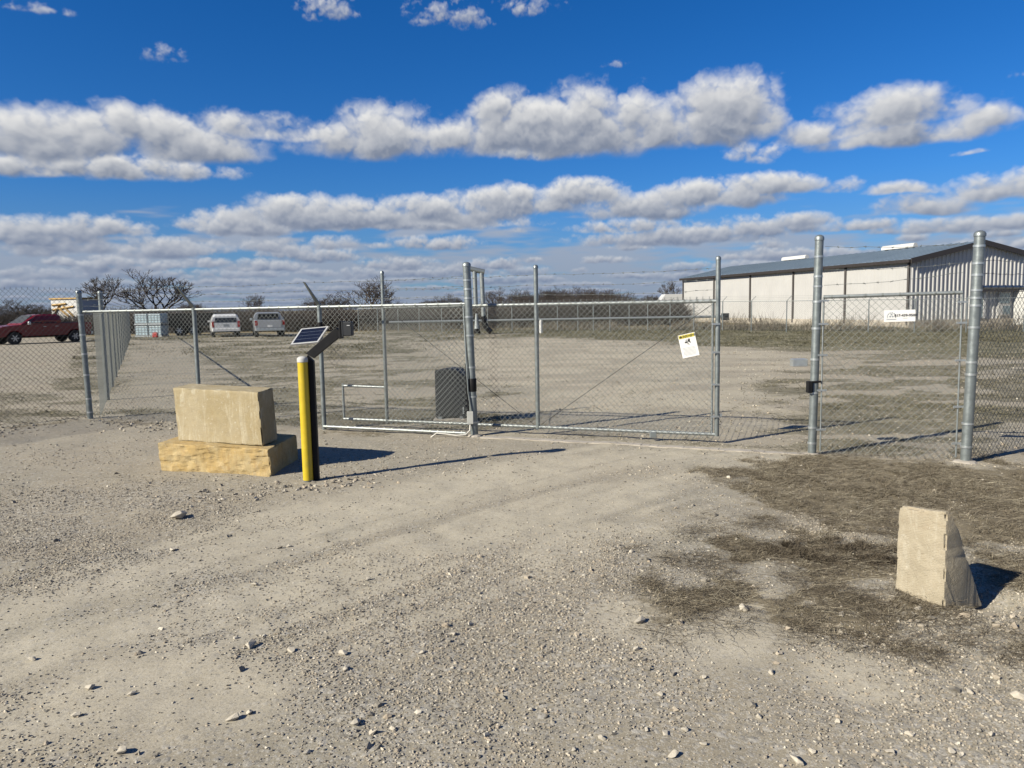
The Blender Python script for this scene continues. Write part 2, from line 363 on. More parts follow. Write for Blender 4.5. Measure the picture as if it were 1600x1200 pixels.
def npmesh(name, v, f, mat, parent=None, smooth=False, col=None):
    v = np.asarray(v, np.float32); f = np.asarray(f, np.int32); k = f.shape[1]
    me = bpy.data.meshes.new(name); me.vertices.add(len(v)); me.vertices.foreach_set('co', v.ravel())
    me.loops.add(f.size); me.loops.foreach_set('vertex_index', f.ravel())
    me.polygons.add(len(f)); me.polygons.foreach_set('loop_start', np.arange(0, f.size, k, dtype=np.int32))
    me.polygons.foreach_set('loop_total', np.full(len(f), k, np.int32)) if hasattr(me.polygons[0], 'loop_total') else None
    me.update(calc_edges=True); me.validate()
    if smooth: me.polygons.foreach_set('use_smooth', np.ones(len(f), bool))
    if col is not None:
        for nm, arr in col.items():
            a = me.attributes.new(nm, 'FLOAT', 'POINT'); a.data.foreach_set('value', np.asarray(arr, np.float32))
    me.materials.append(mat); o = bpy.data.objects.new(name, me); COL.objects.link(o)
    if parent is not None: link_to(o, parent)
    return o
def empty(name, loc, rz=0):
    o = bpy.data.objects.new(name, None); COL.objects.link(o); o.location = loc; o.rotation_euler = (0, 0, rz); o.empty_display_size = .2; return o
def tag(o, label=None, cat=None, group=None, kind=None):
    if label: o['label'] = label
    if cat: o['category'] = cat
    if group: o['group'] = group
    if kind: o['kind'] = kind
    return o
def copy_tree(o, parent=None):
    c = o.copy(); COL.objects.link(c)
    if parent is not None: c.parent = parent
    for ch in list(o.children): copy_tree(ch, c)
    return c
def thing(name, label, cat, loc=(0,0,0), rz=0, group=None): return tag(empty(name, loc, rz), label, cat, group)

# ------------------------------------------------------------------ materials
KA = .66                                    # real surface colours: the picture is exposed up instead
def ka(c): return tuple(q*KA for q in c)
def mat(name, col, rough=.6, metal=0, var=.12, scale=8, bump=0, bscale=40, spec=.5, dirt=None, coat=0):
    col = ka(col); dirt = (ka(dirt[0]), dirt[1]) if dirt else None
    m = bpy.data.materials.new(name); m.use_nodes = True; t = NT(m.node_tree); b = t.n['Principled BSDF']
    tcn = t.new('ShaderNodeTexCoord'); p = tcn.outputs['Object']
    n = t.noise(p, scale, 6, .6)
    lo = tuple(c*(1-var) for c in col); hi = tuple(min(1, c*(1+var)) for c in col)
    c = t.mix(t.rng(n, .3, .7), lo, hi)
    if dirt: c = t.mix(t.m('MULTIPLY', t.rng(t.noise(p, scale*.37, 7, .7), .5, .7), dirt[1]), c, dirt[0])
    t.put(b.inputs['Base Color'], c); b.inputs['Metallic'].default_value = metal
    t.put(b.inputs['Roughness'], t.rng(n, .3, .7, max(0, rough-.08), min(1, rough+.08)))
    b.inputs['Specular IOR Level'].default_value = spec
    if coat: b.inputs['Coat Weight'].default_value = coat; b.inputs['Coat Roughness'].default_value = .05
    if bump:
        bn = t.new('ShaderNodeBump'); bn.inputs['Strength'].default_value = bump; bn.inputs['Distance'].default_value = .01
        t.put(bn.inputs['Height'], t.noise(p, bscale, 5, .6)); t.l.new(bn.outputs[0], b.inputs['Normal'])
    return m
GALV = mat('galvanised_steel', (.30,.335,.335), .42, .60, .16, 14, .12, 60, dirt=((.34,.37,.37), .5))
WIRE = mat('galvanised_wire', (.27,.29,.28), .5, .45, .1, 8)
WIRE_D = mat('dark_wire', (.035,.036,.038), .6, .3, .15, 8)  # near-black, much darker than the galvanised wire
RAIL = mat('galvanised_rail', (.33,.36,.36), .45, .45, .12, 20)
BAND = mat('bright_zinc_band', (.66,.70,.70), .35, .7, .1, 20)
BLACK = mat('black_powder_coat', (.010,.010,.011), .6, 0, .3, 20, .05, 200, spec=.25)
CHAR = mat('charcoal_plastic', (.020,.023,.027), .6, 0, .2, 12, .05, 90, dirt=((.06,.06,.057), .4))
YEL = mat('yellow_sleeve', (.68,.50,.020), .42, 0, .05, 9, .03, 60, dirt=((.42,.33,.07), .55))
CAPG = mat('grey_cap', (.55,.55,.52), .6, 0, .1, 10)
CONC = mat('concrete', (.46,.42,.36), .9, 0, .12, 9, .4, 80, dirt=((.30,.26,.21), .6))
WHITE = mat('white_paint', (.66,.66,.64), .5, 0, .05, 6)
SIGNW = mat('white_sign_face', (.84,.84,.82), .45, 0, .02, 6)
INK = mat('black_print', (.02,.02,.02), .6, 0, .05, 6)
INKG = mat('grey_print', (.30,.33,.36), .6, 0, .05, 6)
SIGNY = mat('yellow_print', (.85,.72,.04), .5, 0, .04, 6)
BOXG = mat('grey_box_paint', (.52,.53,.50), .55, 0, .08, 12)
CREAM = mat('cream_conduit', (.62,.60,.54), .5, 0, .08, 20)
REDP = mat('dark_red_car_paint', (.20,.006,.010), .35, .1, .06, 5, coat=.35)
GLASSD = mat('dark_vehicle_glass', (.010,.012,.014), .08, 0, .1, 5)
TYRE = mat('tyre_rubber', (.016,.016,.016), .85, 0, .2, 20)
RIM = mat('silver_rim', (.60,.60,.61), .3, .8, .1, 20)
WPAINT = mat('white_car_paint', (.74,.75,.75), .35, 0, .03, 3, coat=.6)
SPAINT = mat('silver_white_car_paint', (.40,.42,.44), .35, .15, .03, 3, coat=.6)
REDL = mat('red_tail_lamp', (.35,.01,.01), .25, 0, .05, 10)
WALLP = mat('light_stone_metal_siding', (.54,.535,.52), .55, .05, .03, .8, 0, dirt=((.46,.45,.43), .35))
TRIM = mat('dark_bronze_trim', (.055,.047,.045), .5, .2, .1, 5)
ROOFM = mat('grey_blue_metal_roof', (.22,.29,.36), .5, .1, .08, .5)
STUCCO = mat('cream_foundation', (.50,.45,.37), .9, 0, .08, 1.5, .3, 12, dirt=((.36,.32,.25), .7))
GLASSB = mat('bluish_window_glass', (.16,.22,.26), .12, .3, .15, 2)
BARK = mat('grey_brown_bark', (.11,.095,.082), .9, 0, .25, 3)
TWIG = mat('brown_grey_twig', (.072,.058,.050), .9, 0, .3, .6)
TANK = mat('milky_blue_tank', (.40,.52,.58), .45, 0, .15, 3)
TAN = mat('tan_timber', (.55,.36,.13), .75, 0, .2, 2)
RED = mat('red_plastic', (.42,.03,.025), .5, 0, .1, 5)
CELL = mat('dark_blue_solar_cell', (.018,.024,.050), .22, .2, .3, 60)
ALU = mat('aluminium_frame', (.75,.75,.73), .35, .3, .06, 20)

def stone_mat(name, a, b_, c, stain, scale=1.0, saw=0, bstr=.85):
    a, b_, c, stain = ka(a), ka(b_), ka(c), ka(stain)
    m = bpy.data.materials.new(name); m.use_nodes = True; t = NT(m.node_tree); bs = t.n['Principled BSDF']
    p = t.new('ShaderNodeTexCoord').outputs['Object']
    n1 = t.noise(p, 3.2*scale, 7, .62, dist=.4); n2 = t.noise(p, 14*scale, 6, .65); n3 = t.noise(t.v('MULTIPLY', p, (1,1,.35)), 7*scale, 6, .7, dist=1.2)
    col = t.mix(t.rng(n1, .35, .65, smooth=True), a, b_)
    col = t.mix(t.m('MULTIPLY', t.rng(n3, .56, .66), .65), col, c)
    col = t.mix(t.m('MULTIPLY', t.rng(t.noise(p, 2.1*scale, 8, .75, dist=.8), .54, .70), .6), col, stain)
    stv = t.noise(t.v('MULTIPLY', p, (9,9,.9)), 1.6*scale, 6, .7, dist=.6)
    col = t.mix(t.m('MULTIPLY', t.rng(stv, .54, .68), t.rng(n1, .3, .6, .2, .75)), col, c)
    col = t.mix(t.m('MULTIPLY', t.rng(t.noise(t.v('ADD', p, (3,1,2)), 26*scale, 5, .75), .60, .70), .7), col, t.mix(.5, c, (.55,.53,.47)))
    col = t.mix(t.m('MULTIPLY', t.rng(t.noise(t.v('ADD', p, (7,4,9)), 5.5*scale, 8, .8, dist=1.5), .60, .72), .55), col, (.13,.10,.056))
    col = t.mix(t.rng(n2, .3, .75, 0, .28), col, (.165,.13,.085))
    t.put(bs.inputs['Base Color'], col); bs.inputs['Roughness'].default_value = .92; bs.inputs['Specular IOR Level'].default_value = .2
    h = t.m('ADD', t.m('MULTIPLY', n2, .6), t.m('MULTIPLY', t.noise(p, 70*scale, 4, .7), .4))
    if saw:
        wv = t.new('ShaderNodeTexWave'); wv.inputs['Scale'].default_value = 42; wv.bands_direction = 'DIAGONAL'; wv.inputs['Distortion'].default_value = 1.5; t.put(wv.inputs['Vector'], p)
        h = t.m('ADD', h, t.m('MULTIPLY', wv.outputs[1], .035))
    bn = t.new('ShaderNodeBump'); bn.inputs['Strength'].default_value = bstr; bn.inputs['Distance'].default_value = .014
    t.put(bn.inputs['Height'], h); t.l.new(bn.outputs[0], bs.inputs['Normal'])
    return m
STONE_U = stone_mat('buff_sawn_limestone', (.42,.345,.20), (.49,.42,.275), (.66,.61,.47), (.36,.27,.13))
STONE_L = stone_mat('ochre_split_limestone', (.53,.375,.155), (.57,.45,.24), (.38,.25,.11), (.58,.52,.38), 1.4)
STONE_R = stone_mat('pale_cream_limestone', (.45,.395,.29), (.50,.44,.33), (.58,.53,.42), (.37,.29,.19), 1.5, 1)

def ground_mat():
    m = bpy.data.materials.new('gravel_and_dust'); m.use_nodes = True; t = NT(m.node_tree); bs = t.n['Principled BSDF']
    p = t.new('ShaderNodeTexCoord').outputs['Object']
    def at(nm): a = t.new('ShaderNodeAttribute'); a.attribute_name = nm; return a.outputs['Fac']
    g, d, gr, ins, bey, lot, green = [at(k) for k in ('grass','dust','grav','inside','beyond','lot','green')]
    big = t.noise(p, .35, 5, .6); mid = t.noise(p, 2.2, 6, .62); fine = t.noise(p, 26, 5, .7); vf = t.noise(p, 120, 4, .75)
    grey = t.mix(t.rng(mid, .32, .68), (0.304,0.271,0.206), (0.408,0.367,0.280))
    pink = t.mix(t.rng(big, .38, .62), grey, t.mix(.5, grey, (0.440,0.358,0.250)))
    dust = t.mix(t.rng(t.noise(p, 5, 5, .6), .3, .7), (.56,.495,.375), (.68,.61,.475))
    col = t.mix(t.m('MULTIPLY', d, t.rng(fine, .25, .7, .95, .55)), pink, dust)
    # crushed stones by cell
    dd = t.m('SUBTRACT', 1, t.m('MULTIPLY', d, .55))
    H = None
    for sc, lo, k in ((95, .55, .30), (48, .60, .30), (24, .80, .34)):
        pv = t.v('ADD', p, t.v('MULTIPLY', t.noise(p, sc*.8, 2, .5, out=1), (.4/sc,.4/sc,0)))
        vd = t.vor(pv, sc); vc = t.vor(pv, sc, out=1)
        sp = t.new('ShaderNodeSeparateColor'); t.put(sp.inputs[0], vc)
        pick = t.m('GREATER_THAN', sp.outputs[0], t.m('SUBTRACT', lo, t.m('MULTIPLY', gr, .35)))
        msk = t.m('MULTIPLY', t.m('MULTIPLY', pick, t.rng(vd, .62, .40)), dd)
        br = t.rng(sp.outputs[1], 0, 1, .19, .62)
        cc = t.mix(1.0, t.mix(sp.outputs[2], (1,.925,.80), (.98,.93,.84)), t.vec(br, br, br), 'MULTIPLY')
        col = t.mix(t.m('MULTIPLY', msk, .62), col, cc)
        hh = t.m('MULTIPLY', msk, t.m('MULTIPLY', t.rng(vd, .6, 0), 24/sc))
        H = hh if H is None else t.m('ADD', H, hh)
    # grit: fine dark and light grains over everything
    gv = t.vor(p, 210, out=1); gs = t.new('ShaderNodeSeparateColor'); t.put(gs.inputs[0], gv)
    col = t.mix(t.m('MULTIPLY', t.rng(gs.outputs[0], .78, 1.0), .55), col, (.17,.145,.115)); col = t.mix(t.m('MULTIPLY', t.rng(gs.outputs[1], .80, 1.0), .55), col, (.72,.66,.55))
    col = t.mix(t.rng(t.noise(p, 1.1, 6, .7), .35, .65, 0, .22), col, (.27,.235,.185))
    # dead grass, soil
    soil = t.mix(t.rng(fine, .3, .7), (0.149,0.120,0.075), (0.287,0.236,0.154))
    gn = t.rng(t.m('ADD', t.noise(p, 9, 6, .7), t.m('MULTIPLY', g, .38)), .58, .76)
    gfar = t.mix(t.rng(t.noise(t.v('MULTIPLY', p, (1.0,2.2,1)), 1.3, 6, .7), .35, .65), (.105,.096,.062), (.27,.242,.175))
    gcol = t.mix(ins, soil, gfar)
    gcol = t.mix(t.m('MULTIPLY', green, t.rng(mid, .35, .62)), gcol, (.105,.108,.050))
    gm = t.m('MULTIPLY', gn, t.m('MINIMUM', t.m('MULTIPLY', g, 1.7), 1))
    col = t.mix(t.m('MULTIPLY', gm, .88), col, gcol)
    # patchy yard surface: light stone litter
    col = t.mix(t.m('MULTIPLY', ins, t.rng(t.noise(p, .9, 7, .7), .45, .7, 0, .35)), col, (0.504,0.444,0.319))
    far = t.mix(t.rng(t.noise(p, .012, 5, .6), .4, .6), (.30,.235,.130), (.235,.205,.120))
    col = t.mix(bey, col, far)
    col = t.mix(t.rng(vf, .25, .75, .16, 0), col, (.05,.045,.04))
    col = t.mix(1.0, col, (KA*1.06, KA*1.08, KA*1.09), 'MULTIPLY')
    t.put(bs.inputs['Base Color'], col); bs.inputs['Roughness'].default_value = .95; bs.inputs['Specular IOR Level'].default_value = .15
    hgt = t.m('ADD', H, t.m('ADD', t.m('MULTIPLY', fine, .5), t.m('MULTIPLY', vf, .22)))
    hgt = t.m('ADD', hgt, t.m('MULTIPLY', gm, t.m('MULTIPLY', t.noise(p, 45, 5, .8), 1.5)))
    bn = t.new('ShaderNodeBump'); bn.inputs['Strength'].default_value = .6; bn.inputs['Distance'].default_value = .005
    t.put(bn.inputs['Height'], hgt); t.l.new(bn.outputs[0], bs.inputs['Normal'])
    return m
GROUND = ground_mat()

def inst_mat(name, ramp, rough=.9):
    m = bpy.data.materials.new(name); m.use_nodes = True; t = NT(m.node_tree); bs = t.n['Principled BSDF']
    oi = t.new('ShaderNodeObjectInfo'); r = t.new('ShaderNodeValToRGB'); e = r.color_ramp.elements
    while len(e) < len(ramp): e.new(.5)
    for i, (pos, c) in enumerate(ramp): e[i].position = pos; e[i].color = (*ka(c), 1)
    t.l.new(oi.outputs['Random'], r.inputs[0])
    p = t.new('ShaderNodeTexCoord').outputs['Object']
    c = t.mix(t.rng(t.noise(p, 2.5, 4, .7), .3, .7, 0, .3), r.outputs[0], (.15,.13,.10))
    t.put(bs.inputs['Base Color'], c); bs.inputs['Roughness'].default_value = rough; bs.inputs['Specular IOR Level'].default_value = .2
    return m
ROCKM = inst_mat('crushed_limestone', [(0,(.19,.175,.15)),(.25,(.31,.285,.24)),(.5,(.42,.38,.31)),(.75,(.46,.385,.29)),(.92,(.66,.60,.49)),(1,(.74,.69,.58))])
def blade_mat(name, cols):
    m = bpy.data.materials.new(name); m.use_nodes = True; t = NT(m.node_tree); bs = t.n['Principled BSDF']
    a = t.new('ShaderNodeAttribute'); a.attribute_name = 'tone'; r = t.new('ShaderNodeValToRGB'); e = r.color_ramp.elements
    while len(e) < len(cols): e.new(.5)
    for i, c in enumerate(cols): e[i].position = i/(len(cols)-1); e[i].color = (*ka(c), 1)
    t.l.new(a.outputs['Fac'], r.inputs[0]); t.l.new(r.outputs[0], bs.inputs['Base Color'])
    bs.inputs['Roughness'].default_value = .8; bs.inputs['Specular IOR Level'].default_value = .2
    return m
STRAW = blade_mat('dead_grass_blades', [(.070,.056,.040),(.145,.120,.084),(.235,.200,.145),(.35,.31,.23),(.50,.455,.34)])
YARDG = blade_mat('yard_grass_blades', [(.060,.058,.036),(.115,.108,.066),(.18,.165,.105),(.27,.245,.165),(.40,.36,.26)])
STALK = mat('pale_weed_stalk', (.23,.195,.15), .9, 0, .3, 2)
WEED = blade_mat('dry_weed_stems', [(.10,.08,.06),(.19,.16,.12),(.28,.25,.19),(.36,.33,.26)])

# ------------------------------------------------------------------ ground
def axis(lo, hi, a, b, step, grow):
    c = list(np.arange(a, b+1e-6, step)); s = step
    while c[-1] < hi: s *= grow; c.append(c[-1]+s)
    s = step; left = []
    q = a
    while q > lo: s *= grow; q -= s; left.append(q)
    return np.array(left[::-1]+c)
xs = axis(-4500, 4500, -7.0, 7.0, .05, 1.045); ys = axis(-60, 5200, 2.2, 12.2, .05, 1.035)
XX, YY = np.meshgrid(xs, ys); ZZ = gz(XX, YY); mk = masks(XX, YY)
nx, ny = len(xs), len(ys); idx = np.arange(nx*ny).reshape(ny, nx)
fq = np.stack([idx[:-1,:-1], idx[:-1,1:], idx[1:,1:], idx[1:,:-1]], -1).reshape(-1, 4)
ground = npmesh('ground', np.stack([XX, YY, ZZ], -1).reshape(-1, 3), fq, GROUND, smooth=True, col={k: v.ravel() for k, v in mk.items()})
tag(ground, kind='structure')

# gravel: crushed stones lying loose, instanced on points
def rock_tree(name, scale_attr='sz'):
    g = bpy.data.node_groups.new(name, 'GeometryNodeTree')
    g.interface.new_socket('Geometry', in_out='INPUT', socket_type='NodeSocketGeometry')
    g.interface.new_socket('Geometry', in_out='OUTPUT', socket_type='NodeSocketGeometry')
    N = g.nodes; Lk = g.links
    gi = N.new('NodeGroupInput'); go = N.new('NodeGroupOutput')
    join = N.new('GeometryNodeGeometryToInstance')
    jg = N.new('GeometryNodeJoinGeometry')
    for k in range(7):
        ic = N.new('GeometryNodeMeshIcoSphere'); ic.inputs['Subdivisions'].default_value = 1+(k > 4); ic.inputs['Radius'].default_value = .5
        sp = N.new('GeometryNodeSetPosition'); pos = N.new('GeometryNodeInputPosition')
        nz = N.new('ShaderNodeTexWhiteNoise'); nz.noise_dimensions = '3D'
        off = N.new('ShaderNodeVectorMath'); off.operation = 'ADD'; off.inputs[1].default_value = (k*7.3, k*3.1, k*1.7)
        Lk.new(pos.outputs[0], off.inputs[0]); Lk.new(off.outputs[0], nz.inputs['Vector'])
        of2 = N.new('ShaderNodeVectorMath'); of2.operation = 'MULTIPLY_ADD'; a_ = .62 if k < 5 else .26; of2.inputs[1].default_value = (a_, a_, a_); of2.inputs[2].default_value = (-a_/2, -a_/2, -a_/2)
        Lk.new(nz.outputs['Color'], of2.inputs[0])
        ad = N.new('ShaderNodeVectorMath'); ad.operation = 'ADD'; Lk.new(pos.outputs[0], ad.inputs[0]); Lk.new(of2.outputs[0], ad.inputs[1])
        s2 = N.new('ShaderNodeVectorMath'); s2.operation = 'MULTIPLY'; s2.inputs[1].default_value = (1.15, .85, .50+.05*k); Lk.new(ad.outputs[0], s2.inputs[0])
        Lk.new(ic.outputs[0], sp.inputs[0]); Lk.new(s2.outputs[0], sp.inputs['Position'])
        fs_ = N.new('GeometryNodeSetShadeSmooth'); fs_.inputs['Shade Smooth'].default_value = False; Lk.new(sp.outputs[0], fs_.inputs[0]); sp = fs_
        sm = N.new('GeometryNodeSetMaterial'); sm.inputs['Material'].default_value = ROCKM; Lk.new(sp.outputs[0], sm.inputs[0])
        ti = N.new('GeometryNodeGeometryToInstance'); Lk.new(sm.outputs[0], ti.inputs[0]); Lk.new(ti.outputs[0], jg.inputs[0])
    ip = N.new('GeometryNodeInstanceOnPoints'); ip.inputs['Pick Instance'].default_value = True
    Lk.new(gi.outputs[0], ip.inputs['Points']); Lk.new(jg.outputs[0], ip.inputs['Instance'])
    ri = N.new('FunctionNodeRandomValue'); ri.data_type = 'INT'; ri.inputs[4].default_value = 0; ri.inputs[5].default_value = 6
    Lk.new(ri.outputs[2], ip.inputs['Instance Index'])
    rv = N.new('FunctionNodeRandomValue'); rv.data_type = 'FLOAT_VECTOR'; rv.inputs[0].default_value = (-.35,-.35,0); rv.inputs[1].default_value = (.35,.35,6.28)
    rv.inputs['Seed'].default_value = 3
    er = N.new('FunctionNodeEulerToRotation'); Lk.new(rv.outputs[0], er.inputs[0]); Lk.new(er.outputs[0], ip.inputs['Rotation'])
    na = N.new('GeometryNodeInputNamedAttribute'); na.data_type = 'FLOAT'; na.inputs[0].default_value = 'sz'
    Lk.new(na.outputs[0], ip.inputs['Scale'])
    Lk.new(ip.outputs[0], go.inputs[0])
    return g
RT = rock_tree('scattered_rocks')
def scatter(name, n, ymin, ymax, smin, smax, dens_fn, label, power=1.0, sink=.25):
    # uniform over the view's ground between the two distances, a margin on both sides
    y = (RNG.random(n)**power)*(ymax-ymin)+ymin; hw = .78*y+1.0; x = (RNG.random(n)*2-1)*hw
    keep = RNG.random(n) < (hw/(.78*ymax+1.0) if power == 1.0 else 1.0)
    x, y = x[keep], y[keep]; m = masks(x, y); keep = RNG.random(len(x)) < dens_fn(x, y, m)*(1-sst(y, ymax*.62, ymax)); x, y = x[keep], y[keep]
    s = smin*(smax/smin)**(RNG.random(len(x))**1.6); z = gz(x, y)+s*.5*.6*(1-2*sink)
    me = bpy.data.meshes.new(name); me.vertices.add(len(x)); me.vertices.foreach_set('co', np.stack([x, y, z], -1).astype(np.float32).ravel())
    a = me.attributes.new('sz', 'FLOAT', 'POINT'); a.data.foreach_set('value', s.astype(np.float32)); me.materials.append(ROCKM)
    o = bpy.data.objects.new(name, me); COL.objects.link(o); md = o.modifiers.new('scatter', 'NODES'); md.node_group = RT
    tag(o, label, 'gravel', None, 'stuff'); print(name, len(x)); return o
def gd(x, y, m): 
    n = sst(fbm(x*1.6, y*1.6, 21, 4), .42, .62)
    return np.clip((.14+.8*n+m['grav']*.5)*(1-.74*m['dust'])*(1-.6*m['mat'])*(1-.4*m['inside']), 0, 1)
scatter('gravel', 430000, 2.4, 8.6, .006, .014, gd, 'small crushed limestone gravel in the foreground')
scatter('gravel', 56000, 2.6, 13.5, .011, .022, gd, 'coarser pale crushed stone spread over the drive')
def gd2(x, y, m): return np.clip((.12+1.0*m['grav']+.5*sst(fbm(x*.8, y*.8, 31, 3), .5, .65))*(1-.9*m['dust'])*(1-.5*m['mat']), 0, 1)
scatter('gravel', 3800, 2.8, 14.0, .020, .042, gd2, 'scattered lumps of pale crushed limestone')
scatter('gravel', 44000, 9.0, 44.0, .016, .040, lambda x, y, m: m['inside']*(.15+.85*sst(fbm(x, y, 33, 4), .45, .6)) + .5*m['lot'], 'pale stone litter in the yard behind the fence', power=.7)
# the ridge of loose stones along the left fence and by the yellow post
def ridge(x, y, m):
    a = np.exp(-(seg(x, y, PX([(-60,690),(60,664),(150,650),(250,670)]))/.35)**2); b = np.exp(-(seg(x, y, PX([(330,775),(480,760),(560,752)]))/.28)**2)
    c = np.exp(-(seg(x, y, PX([(1420,955),(1500,965),(1640,968)]))/.16)**2); e = np.exp(-(seg(x, y, PX([(985,1035),(1045,1055)]))/.10)**2)
    return np.clip(a+b*.8+c+e, 0, 1)
scatter('gravel', 60000, 3.0, 15.0, .022, .05, ridge, 'loose light stones heaped along fence foot and block bases')

# ------------------------------------------------------------------ dead grass (blades)
def blades(name, x, y, ln, wd, flat, mat_, label, cat='grass', tone=None, z=None, segs=2, heading=None, kind='stuff', parent=None):
    n = len(x); th = RNG.random(n)*2*np.pi if heading is None else heading
    e = flat[0]+(flat[1]-flat[0])*RNG.random(n); ln = ln[0]+(ln[1]-ln[0])*RNG.random(n)**1.5; wd = wd[0]+(wd[1]-wd[0])*RNG.random(n)
    z = gz(x, y) if z is None else z
    px, py = -np.sin(th), np.cos(th); vs = []; curl = (RNG.random(n)-.5)*2.6
    for k in range(segs+1):
        t = k/segs; w_ = wd*(1-t*.85)/2; a = th+curl*t
        cx = x+np.cos(a)*np.cos(e)*ln*t; cy = y+np.sin(a)*np.cos(e)*ln*t; cz = z+np.sin(e)*ln*t*(1-.35*t)+.003
        vs.append(np.stack([cx-px*w_, cy-py*w_, cz], -1)); vs.append(np.stack([cx+px*w_, cy+py*w_, cz+wd*.3], -1))
    vv = np.stack(vs, 1); m = 2*(segs+1); base = np.arange(n)[:, None]*m
    f = np.concatenate([base+np.array([[2*k, 2*k+1, 2*k+3, 2*k+2]]) for k in range(segs)], 0)
    tn = RNG.random(n) if tone is None else tone
    o = npmesh(name, vv.reshape(-1, 3), f, mat_, parent, col={'tone': np.repeat(np.clip(tn, 0, 1), m)})
    return tag(o, label, cat if parent is None else None, None, kind)
def sample(n, ymin, ymax, fn, side=None):
    y = RNG.random(n)*(ymax-ymin)+ymin; hw = .76*y+1.0; x = (RNG.random(n)*2-1)*hw
    if side: x = RNG.random(n)*(side[1]-side[0])+side[0]
    m = masks(x, y); k = RNG.random(n) < fn(x, y, m); return x[k], y[k]
def clump(x, y, s, a, b, o=0): return sst(fbm(x*s, y*s, 41+o, 4, .6), a, b)
x, y = sample(420000, 3.3, 8.9, lambda x, y, m: np.where(m['inside'] > .5, 0, m['grass'])*(.06+.94*clump(x, y, 5, .43, .58)), (.2, 8.0))
blades('dead_grass', x, y, (.025,.11), (.0015,.0035), (.03,.55), STRAW, 'matted dead brown grass on the verge beside the pale stone', tone=np.clip(.16+.80*RNG.random(len(x))**1.5+.3*(fbm(x*3, y*3, 51, 3)-.5), 0, 1))
x, y = sample(5000, 3.6, 8.6, lambda x, y, m: np.where(m['inside'] > .5, 0, m['grass'])*clump(x, y, 2, .45, .6), (.4, 8.0))
blades('dead_grass', x, y, (.12,.34), (.0022,.004), (.02,.45), STRAW, 'long bleached straw stems lying over the matted verge', tone=.45+.5*RNG.random(len(x)))
x, y = sample(90000, 3.2, 7.5, lambda x, y, m: np.where(m['inside'] > .5, 0, sst(sdf(x, y, SPARSE_POLY)+(fbm(x*2, y*2, 61, 3)-.5)*.8, -.3, .3))*clump(x, y, 4.5, .46, .60, 7), (.2, 5.5))
blades('dead_runners', x, y, (.05,.20), (.0015,.003), (.0,.35), STRAW, 'dark stringy dead runners sprawling over the gravel left of the pale stone', tone=np.clip(.02+.55*RNG.random(len(x))**2, 0, 1), segs=3)
x, y = sample(60000, 8.5, 14, lambda x, y, m: m['grass']*(.2+.8*clump(x, y, 3, .45, .6)))
blades('dead_grass', x, y, (.05,.13), (.004,.007), (.05,.9), YARDG, 'short dead grass at the foot of the front fence and gate', tone=.15+.6*RNG.random(len(x)))
x, y = sample(150000, 11, 34, lambda x, y, m: m['grass']*m['inside']*(.1+.9*clump(x, y, 1.3, .45, .6, 3)))
blades('dead_grass', x, y, (.05,.14), (.008,.016), (.05,.9), YARDG, 'patchy dead grass across the yard behind the gate', tone=.2+.6*RNG.random(len(x)), segs=1)
x, y = sample(150000, 30, 56, lambda x, y, m: m['grass']*m['inside']*(.2+.8*clump(x, y, .8, .42, .6, 5)))
blades('dead_grass', x, y, (.07,.22), (.015,.03), (.2,1.2), YARDG, 'rough olive brown grass strip before the far fence', tone=.12+.5*RNG.random(len(x)), segs=1)
cx_ = RNG.random(4200)*5.5+.8; cy_ = 3.6+RNG.random(4200)*5.0; mm_ = masks(cx_, cy_); kk_ = (RNG.random(4200) < np.where(mm_['inside'] > .5, 0, mm_['grass'])*(.15+.85*clump(cx_, cy_, 2.2, .40, .58, 11))); cx_, cy_ = cx_[kk_], cy_[kk_]
nt_ = 26; x = np.repeat(cx_, nt_)+RNG.normal(0, .018, len(cx_)*nt_); y = np.repeat(cy_, nt_)+RNG.normal(0, .018, len(cx_)*nt_); tt_ = np.repeat(RNG.random(len(cx_)), nt_)
blades('grass_tufts', x, y, (.03,.085), (.0018,.004), (.25,1.35), STRAW, 'small standing tufts of dead grass over the verge at the right', tone=np.clip(.05+.55*tt_+.35*RNG.random(len(x))**2, 0, 1))
# dark torn sod edge left of the pale stone
c0 = [P(q, 866+9*math.sin(q*.07)+random.uniform(-8, 8)) for q in range(1215, 1400, 10)]
x = np.concatenate([RNG.normal(c[0], .07, 620) for c in c0]); y = np.concatenate([RNG.normal(c[1], .075, 620) for c in c0])
k_ = clump(x, y, 9, .42, .58, 9) > .35; x, y = x[k_], y[k_]
blades('sod_edge', x, y, (.03,.09), (.003,.006), (.3,1.3), STRAW, 'dark torn sod edge left of the pale standing stone', tone=.25*RNG.random(len(x)))
